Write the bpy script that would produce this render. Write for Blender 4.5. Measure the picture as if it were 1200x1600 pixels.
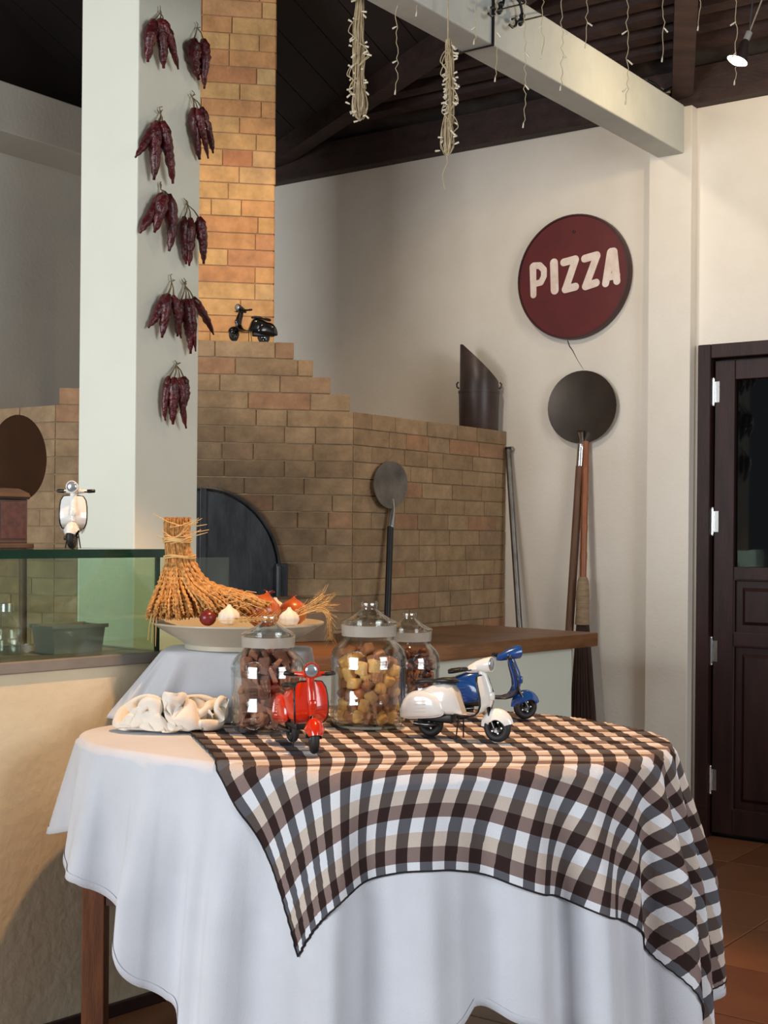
import bpy, bmesh, math, random
import numpy as np
from mathutils import Vector, Matrix, noise
from math import sin, cos, pi, radians, sqrt, atan2

random.seed(7)
for o in list(bpy.data.objects):
    bpy.data.objects.remove(o)
scene = bpy.context.scene
COL = scene.collection

# ------------------------------------------------------------------ camera
F, CX, CY = 2133.0, 600.0, 834.0          # focal length (px), horizon point
CAM_Z, ROLL = 1.30, radians(0.5)
cam_d = bpy.data.cameras.new('camera')
cam = bpy.data.objects.new('camera', cam_d)
COL.objects.link(cam)
cam_d.sensor_fit = 'VERTICAL'
cam_d.sensor_height = 36.0
cam_d.lens = F / 1600 * 36.0
cam_d.shift_y = (CY - 800) / 1600
cam_d.clip_start = 0.05
cam.matrix_world = Matrix.Translation((0, 0, CAM_Z)) @ Matrix.Rotation(pi / 2, 4, 'X') @ Matrix.Rotation(ROLL, 4, 'Z')
scene.camera = cam

# ------------------------------------------------------------------ light
scene.view_settings.view_transform = 'Standard'
scene.view_settings.look = 'None'
scene.view_settings.exposure = 0.3
scene.view_settings.gamma = 1.0
scene.view_settings.use_curve_mapping = False
world = bpy.data.worlds.new('world')
scene.world = world
world.use_nodes = True
bgn = world.node_tree.nodes['Background']
bgn.inputs['Color'].default_value = (0.86, 0.92, 1.0, 1)
bgn.inputs['Strength'].default_value = 0.17


def light(name, kind, loc, target, energy, color, size=0.1, size_y=None, spot=None, blend=0.6):
    l = bpy.data.lights.new(name, kind)
    l.energy = energy
    l.color = color
    if kind == 'AREA':
        l.shape = 'RECTANGLE'
        l.size = size
        l.size_y = size_y or size
    else:
        l.shadow_soft_size = size
    if kind == 'SPOT':
        l.spot_size = radians(spot)
        l.spot_blend = blend
    o = bpy.data.objects.new(name, l)
    COL.objects.link(o)
    o.location = loc
    o.rotation_euler = (Vector(target) - Vector(loc)).to_track_quat('-Z', 'Y').to_euler()
    return o


WARM = (1.0, 0.54, 0.23)
DAY = (0.92, 0.96, 1.0)
light('daylight_opening', 'AREA', (-4.6, -0.6, 2.0), (0.2, 4.9, 1.5), 262, DAY, 3.2, 2.4)
light('daylight_window', 'AREA', (3.7, 0.2, 2.1), (-0.5, 4.2, 1.6), 92, (0.95, 0.97, 1.0), 2.0, 2.2)
KEY = (0.16, 3.38, 3.25)
light('halogen_spot_table', 'SPOT', KEY, (-0.18, 3.40, 0.7), 205, WARM, 0.03, spot=62, blend=0.3)
OVEN_L = (-0.22, 4.35, 3.55)
light('halogen_spot_oven', 'SPOT', OVEN_L, (-0.58, 5.6, 2.2), 46, (1.0, 0.70, 0.42), 0.04, spot=58, blend=0.9)

light('halogen_spot_wall', 'SPOT', (-0.35, 4.6, 3.3), (1.0, 6.15, 1.9), 40, (1.0, 0.84, 0.66), 0.05, spot=80, blend=0.9)

# ------------------------------------------------------------------ helpers: pixels and frames


def ray(px, py):
    u, w = (px - CX) / F, (CY - py) / F
    r = Vector((cos(ROLL), 0, sin(ROLL)))
    up = Vector((-sin(ROLL), 0, cos(ROLL)))
    return Vector((0, 1, 0)) + r * u + up * w


EYE = Vector((0, 0, CAM_Z))


def pix(px, py, d):
    return EYE + ray(px, py) * d


def on_plane(px, py, p, n):
    r = ray(px, py)
    return EYE + r * ((Vector(p) - EYE).dot(Vector(n)) / r.dot(Vector(n)))


def on_z(px, py, z):
    return on_plane(px, py, (0, 0, z), (0, 0, 1))


A0 = Vector((1.37, 5.95, 0))
MR = Matrix.Translation(A0) @ Matrix.Rotation(radians(-35.8), 4, 'Z')    # room frame: right wall is y=0
MRI = MR.inverted()
RX, RY = MR.to_3x3() @ Vector((1, 0, 0)), MR.to_3x3() @ Vector((0, 1, 0))


def R(x, y, z):
    return MR @ Vector((x, y, z))


def wallpt(px, py, y=0.0):      # pixel -> room coordinates on plane y
    return MRI @ on_plane(px, py, R(0, y, 0), RY)


C0 = Vector((-0.619, 3.776, 0))
CANG = radians(48)
MC = Matrix.Translation(C0) @ Matrix.Rotation(CANG, 4, 'Z')       # counter frame
MCI = MC.inverted()
CNX, CNY = MC.to_3x3() @ Vector((1, 0, 0)), MC.to_3x3() @ Vector((0, 1, 0))

# ------------------------------------------------------------------ helpers: meshes


class MB:
    def __init__(self):
        self.v, self.f = [], []

    def add(self, vs, fs, M=None):
        n = len(self.v)
        for p in vs:
            p = Vector(p)
            self.v.append(M @ p if M is not None else p)
        for f in fs:
            self.f.append([i + n for i in f])
        return self

    def box(self, a, b, M=None, ch=0.0):
        x0, y0, z0 = [min(a[i], b[i]) for i in range(3)]
        x1, y1, z1 = [max(a[i], b[i]) for i in range(3)]
        if ch <= 0:
            vs = [(x0, y0, z0), (x1, y0, z0), (x1, y1, z0), (x0, y1, z0), (x0, y0, z1), (x1, y0, z1), (x1, y1, z1), (x0, y1, z1)]
            fs = [(0, 3, 2, 1), (4, 5, 6, 7), (0, 1, 5, 4), (1, 2, 6, 5), (2, 3, 7, 6), (3, 0, 4, 7)]
            return self.add(vs, fs, M)
        bm = bmesh.new()
        bmesh.ops.create_cube(bm, size=1, matrix=Matrix.Translation(((x0 + x1) / 2, (y0 + y1) / 2, (z0 + z1) / 2)) @ Matrix.Diagonal((x1 - x0, y1 - y0, z1 - z0, 1)))
        bmesh.ops.bevel(bm, geom=bm.edges[:], offset=ch, segments=2, profile=0.5, affect='EDGES')
        return self.addbm(bm, M)

    def addbm(self, bm, M=None):
        bm.verts.index_update()
        self.add([v.co.copy() for v in bm.verts], [[v.index for v in f.verts] for f in bm.faces], M)
        bm.free()
        return self

    def tube(self, pts, rad, n=8, caps=True, M=None, flat=1.0):
        pts = [Vector(p) for p in pts]
        k = len(pts)
        rad = rad if isinstance(rad, (list, tuple)) else [rad] * k
        vs, fs = [], []
        prev = None
        for i, p in enumerate(pts):
            t = (pts[min(i + 1, k - 1)] - pts[max(i - 1, 0)])
            t = t.normalized() if t.length > 1e-9 else Vector((0, 0, 1))
            if prev is None:
                a = Vector((0, 0, 1)) if abs(t.z) < 0.9 else Vector((1, 0, 0))
                x = t.cross(a).normalized()
            else:
                x = (prev - t * prev.dot(t)).normalized()
            prev = x
            y = t.cross(x)
            for j in range(n):
                a = 2 * pi * j / n
                vs.append(p + (x * cos(a) + y * sin(a) * flat) * rad[i])
        for i in range(k - 1):
            for j in range(n):
                fs.append((i * n + j, i * n + (j + 1) % n, (i + 1) * n + (j + 1) % n, (i + 1) * n + j))
        if caps:
            fs.append(tuple(range(n))[::-1])
            fs.append(tuple((k - 1) * n + j for j in range(n)))
        return self.add(vs, fs, M)

    def lathe(self, prof, n=32, M=None, close=False, fn=None):
        vs, fs = [], []
        k = len(prof)
        for (r, z) in prof:
            for j in range(n):
                a = 2 * pi * j / n
                rr = r * (fn(a, z) if fn else 1)
                vs.append((rr * cos(a), rr * sin(a), z))
        for i in range(k - 1 + (1 if close else 0)):
            i2 = (i + 1) % k
            for j in range(n):
                fs.append((i * n + j, i * n + (j + 1) % n, i2 * n + (j + 1) % n, i2 * n + j))
        if not close:
            if prof[0][0] > 1e-6:
                fs.append(tuple(range(n))[::-1])
            if prof[-1][0] > 1e-6:
                fs.append(tuple((k - 1) * n + j for j in range(n)))
        return self.add(vs, fs, M)

    def loft(self, rings, caps=True, M=None, closed=True):
        n = len(rings[0])
        vs = [p for r in rings for p in r]
        fs = []
        for i in range(len(rings) - 1):
            for j in range(n if closed else n - 1):
                fs.append((i * n + j, i * n + (j + 1) % n, (i + 1) * n + (j + 1) % n, (i + 1) * n + j))
        if caps:
            fs.append(tuple(range(n))[::-1])
            fs.append(tuple((len(rings) - 1) * n + j for j in range(n)))
        return self.add(vs, fs, M)

    def grid(self, fn, nu, nv, M=None):
        vs = [fn(i / (nu - 1), j / (nv - 1)) for j in range(nv) for i in range(nu)]
        fs = [(j * nu + i, j * nu + i + 1, (j + 1) * nu + i + 1, (j + 1) * nu + i) for j in range(nv - 1) for i in range(nu - 1)]
        return self.add(vs, fs, M)

    def ball(self, c, r, n=12, m=8, M=None):
        c = Vector(c)
        r = r if isinstance(r, (tuple, list)) else (r, r, r)
        vs = [c + Vector((0, 0, -r[2]))]
        for i in range(1, m):
            t = -pi / 2 + pi * i / m
            for j in range(n):
                a = 2 * pi * j / n
                vs.append(c + Vector((r[0] * cos(t) * cos(a), r[1] * cos(t) * sin(a), r[2] * sin(t))))
        vs.append(c + Vector((0, 0, r[2])))
        fs = [(0, 1 + (j + 1) % n, 1 + j) for j in range(n)]
        for i in range(m - 2):
            for j in range(n):
                fs.append((1 + i * n + j, 1 + i * n + (j + 1) % n, 1 + (i + 1) * n + (j + 1) % n, 1 + (i + 1) * n + j))
        L = len(vs) - 1
        fs += [(L, 1 + (m - 2) * n + j, 1 + (m - 2) * n + (j + 1) % n) for j in range(n)]
        return self.add(vs, fs, M)

    def prism(self, poly, z0, z1, M=None):
        n = len(poly)
        vs = [(p[0], p[1], z0) for p in poly] + [(p[0], p[1], z1) for p in poly]
        fs = [tuple(range(n))[::-1], tuple(range(n, 2 * n))] + [(i, (i + 1) % n, n + (i + 1) % n, n + i) for i in range(n)]
        return self.add(vs, fs, M)


def wm(o):
    return Matrix(o['_m']) if False else WMAT[o.name]


WMAT = {}


def setp(o, label=None, cat=None, group=None, kind=None):
    if label:
        o['label'] = label
    if cat:
        o['category'] = cat
    if group:
        o['group'] = group
    if kind:
        o['kind'] = kind
    return o


def mesh_of(mb, name, smooth=None):
    me = bpy.data.meshes.new(name)
    me.from_pydata([tuple(v) for v in mb.v], [], mb.f)
    me.update()
    bm = bmesh.new()
    bm.from_mesh(me)
    bmesh.ops.recalc_face_normals(bm, faces=bm.faces[:])
    bm.to_mesh(me)
    bm.free()
    if smooth is not None:
        me.polygons.foreach_set('use_smooth', [True] * len(me.polygons))
        if smooth < 180:
            me.set_sharp_from_angle(angle=radians(smooth))
    return me


def build(name, mb, m, parent=None, smooth=None, label=None, cat=None, group=None, kind=None, local=False):
    """mesh object; vertices in world space unless local (then in the parent's space)"""
    if parent is not None:
        pm = WMAT[parent.name]
        if not local:
            inv = pm.inverted()
            mb.v = [inv @ v for v in mb.v]
        o = bpy.data.objects.new(name, mesh_of(mb, name, smooth))
        COL.objects.link(o)
        o.parent = parent
        WMAT[o.name] = pm
    else:
        xs = [v.x for v in mb.v]; ys = [v.y for v in mb.v]; zs = [v.z for v in mb.v]
        c = Vector(((min(xs) + max(xs)) / 2, (min(ys) + max(ys)) / 2, min(zs)))
        mb.v = [v - c for v in mb.v]
        o = bpy.data.objects.new(name, mesh_of(mb, name, smooth))
        COL.objects.link(o)
        o.location = c
        WMAT[o.name] = Matrix.Translation(c)
    if m is not None:
        o.data.materials.append(m)
    return setp(o, label, cat, group, kind)


def thing(name, label, cat, loc, rz=0.0, group=None, kind=None, scale=1.0, M=None):
    o = bpy.data.objects.new(name, None)
    o.empty_display_size = 0.05
    COL.objects.link(o)
    if M is None:
        M = Matrix.Translation(loc) @ Matrix.Rotation(rz, 4, 'Z') @ Matrix.Diagonal((scale, scale, scale, 1))
    o.matrix_world = M
    WMAT[o.name] = M.copy()
    return setp(o, label, cat, group, kind)


def copy_tree(o, M, label=None, group=None):
    c = o.copy()
    COL.objects.link(c)
    c.matrix_world = M
    WMAT[c.name] = M.copy()
    for ch in o.children:
        d = ch.copy()
        COL.objects.link(d)
        d.parent = c
        for g in ch.children:
            e = g.copy()
            COL.objects.link(e)
            e.parent = d
    return setp(c, label, None, group)


# ------------------------------------------------------------------ materials


def srgb(r, g, b):
    def c(x):
        x /= 255
        return x / 12.92 if x <= 0.04045 else ((x + 0.055) / 1.055) ** 2.4
    return (c(r), c(g), c(b), 1)


def new_mat(name):
    m = bpy.data.materials.new(name)
    m.use_nodes = True
    nt = m.node_tree
    return m, nt, nt.nodes['Principled BSDF']


def N(nt, t, **kw):
    n = nt.nodes.new(t)
    for k, v in kw.items():
        if k in n.inputs:
            n.inputs[k].default_value = v
        else:
            setattr(n, k, v)
    return n


def mat(name, c1, c2=None, rough=0.6, metal=0.0, scale=8.0, bump=0.0, bscale=None, detail=6, coord='Object', stretch=None, spec=0.5, rnd=False, coat=0.0, sheen=0.0):
    m, nt, b = new_mat(name)
    L = nt.links.new
    b.inputs['Roughness'].default_value = rough
    b.inputs['Metallic'].default_value = metal
    b.inputs['Specular IOR Level'].default_value = spec
    b.inputs['Coat Weight'].default_value = coat
    b.inputs['Sheen Weight'].default_value = sheen
    tc = N(nt, 'ShaderNodeTexCoord')
    mp = N(nt, 'ShaderNodeMapping')
    if stretch:
        mp.inputs['Scale'].default_value = stretch
    L(tc.outputs[coord], mp.inputs['Vector'])
    ns = N(nt, 'ShaderNodeTexNoise', Scale=scale, Detail=detail, Roughness=0.6)
    L(mp.outputs[0], ns.inputs['Vector'])
    if c2 is None:
        b.inputs['Base Color'].default_value = c1
    else:
        rp = N(nt, 'ShaderNodeValToRGB')
        rp.color_ramp.elements[0].position = 0.32
        rp.color_ramp.elements[1].position = 0.68
        rp.color_ramp.elements[0].color = c1
        rp.color_ramp.elements[1].color = c2
        if rnd:
            oi = N(nt, 'ShaderNodeObjectInfo')
            ma = N(nt, 'ShaderNodeMath', operation='MULTIPLY_ADD')
            ma.inputs[1].default_value = 0.7
            L(oi.outputs['Random'], ma.inputs[0])
            mb_ = N(nt, 'ShaderNodeMath', operation='MULTIPLY_ADD')
            mb_.inputs[1].default_value = 0.55
            L(ns.outputs['Fac'], mb_.inputs[0])
            mb_.inputs[2].default_value = -0.12
            L(mb_.outputs[0], ma.inputs[2])
            L(ma.outputs[0], rp.inputs['Fac'])
        else:
            L(ns.outputs['Fac'], rp.inputs['Fac'])
        L(rp.outputs['Color'], b.inputs['Base Color'])
    if bump > 0:
        n2 = N(nt, 'ShaderNodeTexNoise', Scale=bscale or scale * 6, Detail=4.0)
        L(mp.outputs[0], n2.inputs['Vector'])
        bp = N(nt, 'ShaderNodeBump', Strength=min(1.0, bump), Distance=0.01)
        L(n2.outputs['Fac'], bp.inputs['Height'])
        L(bp.outputs['Normal'], b.inputs['Normal'])
    return m


def glass_mat(name, tint, refl=1.0, rough=0.02, refl_base=0.05):
    m = bpy.data.materials.new(name)
    m.use_nodes = True
    nt = m.node_tree
    nt.nodes.remove(nt.nodes['Principled BSDF'])
    out = nt.nodes['Material Output']
    tr = N(nt, 'ShaderNodeBsdfTransparent')
    tr.inputs['Color'].default_value = tint
    gl = N(nt, 'ShaderNodeBsdfGlossy')
    gl.inputs['Roughness'].default_value = rough
    gl.inputs['Color'].default_value = (refl, refl, refl, 1)
    lw = N(nt, 'ShaderNodeLayerWeight', Blend=0.5)
    pw = N(nt, 'ShaderNodeMath', operation='POWER')
    nt.links.new(lw.outputs['Facing'], pw.inputs[0])
    pw.inputs[1].default_value = 3.5
    fr = N(nt, 'ShaderNodeMath', operation='MULTIPLY_ADD')
    nt.links.new(pw.outputs[0], fr.inputs[0])
    fr.inputs[1].default_value = 0.75
    fr.inputs[2].default_value = refl_base
    cmx = N(nt, 'ShaderNodeMix', data_type='RGBA')
    nt.links.new(pw.outputs[0], cmx.inputs[0])
    cmx.inputs[6].default_value = tint
    cmx.inputs[7].default_value = (tint[0] * 0.45, tint[1] * 0.48, tint[2] * 0.45, 1)
    nt.links.new(cmx.outputs[2], tr.inputs['Color'])
    mx = N(nt, 'ShaderNodeMixShader')
    nt.links.new(fr.outputs[0], mx.inputs[0])
    nt.links.new(tr.outputs[0], mx.inputs[1])
    nt.links.new(gl.outputs[0], mx.inputs[2])
    nt.links.new(mx.outputs[0], out.inputs['Surface'])
    return m


M = {}
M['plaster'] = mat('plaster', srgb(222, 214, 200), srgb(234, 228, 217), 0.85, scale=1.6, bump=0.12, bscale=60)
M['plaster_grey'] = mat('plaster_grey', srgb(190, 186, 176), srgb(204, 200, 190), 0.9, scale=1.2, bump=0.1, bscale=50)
M['column'] = mat('column_paint', srgb(226, 226, 208), srgb(233, 233, 217), 0.75, scale=2.0, bump=0.08, bscale=50)
M['beam'] = mat('beam_paint', srgb(188, 191, 184), srgb(206, 209, 201), 0.8, scale=3.0, bump=0.1, bscale=40)
M['counter_wall'] = mat('counter_wall_paint', srgb(226, 212, 180), srgb(236, 224, 196), 0.85, scale=3.0, bump=0.2, bscale=35)
M['counter_green'] = mat('counter_pale_green', srgb(216, 220, 204), srgb(224, 227, 212), 0.8, scale=2.5, bump=0.08)
M['ledge'] = mat('ledge_metal', srgb(132, 126, 118), srgb(150, 143, 134), 0.5, metal=0.3, scale=6)
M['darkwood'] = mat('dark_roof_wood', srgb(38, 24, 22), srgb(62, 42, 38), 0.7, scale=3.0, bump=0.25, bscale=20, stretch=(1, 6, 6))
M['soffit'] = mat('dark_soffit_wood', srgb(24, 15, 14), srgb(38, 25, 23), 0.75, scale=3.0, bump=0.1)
M['tileroof'] = mat('roof_tiles_under', srgb(44, 36, 34), srgb(82, 74, 70), 0.8, scale=5.0, bump=0.3)
M['doorwood'] = mat('door_wood', srgb(36, 20, 19), srgb(54, 31, 29), 0.45, scale=4.0, bump=0.05, stretch=(6, 6, 1), spec=0.25)
M['doorglass'] = mat('door_dark_glass', srgb(6, 7, 8), None, 0.03, spec=0.35)
M['chrome'] = mat('chrome', srgb(205, 205, 205), None, 0.18, metal=1.0)
M['oldmetal'] = mat('worn_steel', srgb(96, 92, 88), srgb(140, 136, 130), 0.38, metal=0.9, scale=9)
M['floor_tile'] = mat('terracotta_tile', srgb(104, 66, 44), srgb(132, 88, 60), 0.38, scale=5.0, bump=0.1, bscale=20, rnd=True)
M['grout'] = mat('grout', srgb(70, 48, 36), srgb(84, 60, 46), 0.9, scale=20)
M['baseboard'] = mat('baseboard', srgb(48, 28, 26), srgb(60, 38, 34), 0.5, scale=5)
M['mortar'] = mat('mortar', srgb(130, 110, 84), srgb(160, 138, 108), 0.95, scale=12, bump=0.5, bscale=60)
M['mortar_ch'] = mat('chimney_mortar', srgb(160, 126, 92), srgb(184, 150, 114), 0.95, scale=12, bump=0.5, bscale=60)
M['countertop'] = mat('countertop_wood', srgb(108, 72, 44), srgb(148, 104, 66), 0.45, scale=5.0, bump=0.15, bscale=30, stretch=(1, 1, 6))
M['tablewood'] = mat('table_wood', srgb(88, 50, 28), srgb(124, 74, 42), 0.45, scale=6.0, bump=0.12, stretch=(8, 8, 1))
M['tabledark'] = mat('table_dark_wood', srgb(52, 28, 20), srgb(72, 42, 28), 0.5, scale=6.0)
M['white_cloth'] = mat('white_cotton', srgb(204, 207, 214), srgb(213, 216, 223), 0.95, scale=6.0, bump=0.1, bscale=220, sheen=0.1)
M['napkin'] = mat('cream_white_cloth', srgb(230, 225, 214), srgb(238, 233, 223), 0.95, scale=6.0, bump=0.1, bscale=220)
M['black_hem'] = mat('black_hem_thread', srgb(26, 22, 24), None, 0.9)
M['glass_case'] = glass_mat('green_case_glass', (0.87, 0.93, 0.87, 1), 0.9, 0.05, 0.05)
M['glass_edge'] = mat('glass_edge_green', srgb(16, 44, 36), srgb(22, 58, 46), 0.1, scale=4)
M['glass_jar'] = glass_mat('clear_jar_glass', (0.975, 0.985, 0.975, 1), 1.0, 0.03, 0.07)
M['jar_seal'] = mat('milky_seal', srgb(196, 192, 182), None, 0.35)
M['jar_seal'].node_tree.nodes['Principled BSDF'].inputs['Alpha'].default_value = 0.45
M['bowl'] = mat('stone_glaze', srgb(180, 173, 155), srgb(194, 188, 170), 0.35, scale=4.0)
M['straw'] = mat('rice_straw', srgb(146, 94, 44), srgb(226, 172, 100), 0.8, scale=110.0)
M['twine'] = mat('twine', srgb(206, 164, 104), srgb(222, 184, 124), 0.9, scale=40)
M['onion'] = mat('onion_skin', srgb(150, 62, 28), srgb(196, 100, 46), 0.28, scale=7.0, stretch=(3, 3, 0.5), coat=0.3)
M['garlic'] = mat('garlic_skin', srgb(226, 212, 190), srgb(240, 230, 212), 0.55, scale=10.0)
M['shallot'] = mat('shallot_skin', srgb(92, 26, 32), srgb(132, 46, 46), 0.3, scale=9.0)
M['chili'] = mat('dried_chili', srgb(52, 8, 14), srgb(96, 20, 26), 0.36, scale=22.0, bump=0.8, bscale=55, coat=0.15)
M['chili_stem'] = mat('chili_stem', srgb(104, 88, 58), srgb(128, 110, 76), 0.8, scale=20)
M['black'] = mat('black_plastic', srgb(20, 20, 20), None, 0.4)
M['rubber'] = mat('black_rubber', srgb(24, 24, 25), srgb(32, 32, 33), 0.6, scale=30)
M['blackpaint'] = mat('black_enamel', srgb(14, 14, 15), None, 0.2, coat=0.5)
M['iron'] = mat('black_iron', srgb(26, 28, 31), srgb(58, 62, 66), 0.42, metal=0.4, scale=5.0, bump=0.1, stretch=(3, 3, 1))
M['red'] = mat('red_enamel', srgb(206, 44, 14), None, 0.2, coat=0.6)
M['white'] = mat('white_enamel', srgb(232, 230, 224), None, 0.22, coat=0.5)
M['blue'] = mat('blue_enamel', srgb(22, 70, 140), None, 0.2, coat=0.6)
M['lens'] = mat('headlight_lens', srgb(160, 165, 170), srgb(190, 195, 198), 0.2, metal=0.6, scale=60)
M['silver'] = mat('silver_bolt', srgb(200, 198, 194), None, 0.3, metal=0.9)
M['sign_red'] = mat('sign_red', srgb(84, 9, 12), srgb(98, 15, 17), 0.5, scale=6.0)
M['sign_rim'] = mat('sign_rim', srgb(50, 14, 16), srgb(64, 26, 26), 0.45, scale=6)
M['sign_white'] = mat('sign_letters', srgb(222, 200, 186), srgb(242, 228, 216), 0.6, scale=18.0)
M['peel'] = mat('dark_peel_steel', srgb(66, 58, 52), srgb(84, 76, 68), 0.36, metal=0.75, scale=4)
M['copper_peel'] = mat('brown_peel', srgb(70, 46, 30), srgb(96, 64, 42), 0.45, metal=0.4, scale=4)
M['handle_wood'] = mat('handle_wood', srgb(92, 62, 44), srgb(116, 82, 60), 0.6, scale=8, stretch=(6, 6, 1))
M['bamboo'] = mat('bamboo', srgb(128, 70, 36), srgb(158, 94, 52), 0.4, scale=8, stretch=(4, 4, 1))
M['bristle'] = mat('broom_bristle', srgb(42, 28, 24), srgb(72, 48, 38), 0.8, scale=30, stretch=(3, 3, 0.3))
M['binding'] = mat('broom_binding', srgb(140, 118, 92), srgb(168, 146, 116), 0.85, scale=20, stretch=(1, 1, 6), bump=0.4)
M['bucket'] = mat('dark_leather', srgb(48, 36, 33), srgb(72, 56, 51), 0.4, scale=6)
M['cookie'] = mat('cookie', srgb(214, 160, 84), srgb(236, 192, 118), 0.7, scale=30, bump=0.3, rnd=True)
M['cookie2'] = mat('cookie_brown', srgb(142, 92, 56), srgb(176, 118, 74), 0.7, scale=30, bump=0.3, rnd=True)
M['choc'] = mat('choc_chip', srgb(112, 70, 54), srgb(172, 118, 94), 0.65, scale=24, bump=0.3, rnd=True)
M['nut'] = mat('caramel_nut', srgb(96, 50, 28), srgb(142, 80, 48), 0.4, scale=24, bump=0.3, rnd=True)
M['wire'] = mat('clear_wire', srgb(172, 152, 118), srgb(206, 188, 154), 0.35, scale=30)
M['ledbud'] = mat('clear_led', srgb(224, 214, 190), None, 0.25)
M['cable'] = mat('beige_cable', srgb(150, 138, 116), srgb(170, 158, 136), 0.6, scale=10)
M['box_wood'] = mat('grinder_wood', srgb(62, 44, 34), srgb(84, 62, 48), 0.5, scale=8)
M['old_lid'] = mat('lid_wood', srgb(120, 94, 68), srgb(146, 118, 88), 0.6, scale=8, stretch=(1, 6, 1))
M['plastic_tub'] = mat('plastic_tub', srgb(140, 140, 136), None, 0.4)


def emit(name, col, s):
    m, nt, b = new_mat(name)
    b.inputs['Base Color'].default_value = col
    b.inputs['Emission Color'].default_value = col
    b.inputs['Emission Strength'].default_value = s
    return m


M['bulb'] = emit('lit_halogen', (1.0, 0.80, 0.45, 1), 14)


def brick_mat(name, stops, soot):
    m, nt, b = new_mat(name)
    L = nt.links.new
    b.inputs['Roughness'].default_value = 0.9
    oi = N(nt, 'ShaderNodeObjectInfo')
    tc = N(nt, 'ShaderNodeTexCoord')
    geo = N(nt, 'ShaderNodeNewGeometry')
    rp = N(nt, 'ShaderNodeValToRGB')
    cr = rp.color_ramp
    while len(cr.elements) < len(stops):
        cr.elements.new(0.5)
    for e, (p, c) in zip(cr.elements, stops):
        e.position = p
        e.color = c
    L(oi.outputs['Random'], rp.inputs['Fac'])
    ns = N(nt, 'ShaderNodeTexNoise', Scale=14.0, Detail=7.0, Roughness=0.65)
    L(geo.outputs['Position'], ns.inputs['Vector'])
    mr = N(nt, 'ShaderNodeMapRange')
    mr.inputs[1].default_value = 0.3
    mr.inputs[2].default_value = 0.72
    mr.inputs[3].default_value = 0.72
    mr.inputs[4].default_value = 1.22
    L(ns.outputs['Fac'], mr.inputs[0])
    mul = N(nt, 'ShaderNodeVectorMath', operation='SCALE')
    L(rp.outputs['Color'], mul.inputs[0])
    L(mr.outputs[0], mul.inputs['Scale'])
    last = mul.outputs[0]
    if soot:
        c, r = soot
        sub = N(nt, 'ShaderNodeVectorMath', operation='DISTANCE')
        L(geo.outputs['Position'], sub.inputs[0])
        sub.inputs[1].default_value = c
        n3 = N(nt, 'ShaderNodeTexNoise', Scale=3.5, Detail=5.0)
        L(geo.outputs['Position'], n3.inputs['Vector'])
        ad = N(nt, 'ShaderNodeMath', operation='MULTIPLY_ADD')
        L(n3.outputs['Fac'], ad.inputs[0])
        ad.inputs[1].default_value = 0.5
        L(sub.outputs['Value'], ad.inputs[2])
        m2 = N(nt, 'ShaderNodeMapRange', interpolation_type='SMOOTHSTEP')
        m2.inputs[1].default_value = r * 0.55
        m2.inputs[2].default_value = r * 1.5
        m2.inputs[3].default_value = 0.34
        m2.inputs[4].default_value = 1.0
        L(ad.outputs[0], m2.inputs[0])
        s2 = N(nt, 'ShaderNodeVectorMath', operation='SCALE')
        L(last, s2.inputs[0])
        L(m2.outputs[0], s2.inputs['Scale'])
        last = s2.outputs[0]
    L(last, b.inputs['Base Color'])
    n2 = N(nt, 'ShaderNodeTexNoise', Scale=70.0, Detail=4.0)
    L(geo.outputs['Position'], n2.inputs['Vector'])
    bp = N(nt, 'ShaderNodeBump', Strength=0.5, Distance=0.006)
    L(n2.outputs['Fac'], bp.inputs['Height'])
    L(bp.outputs['Normal'], b.inputs['Normal'])
    return m


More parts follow.
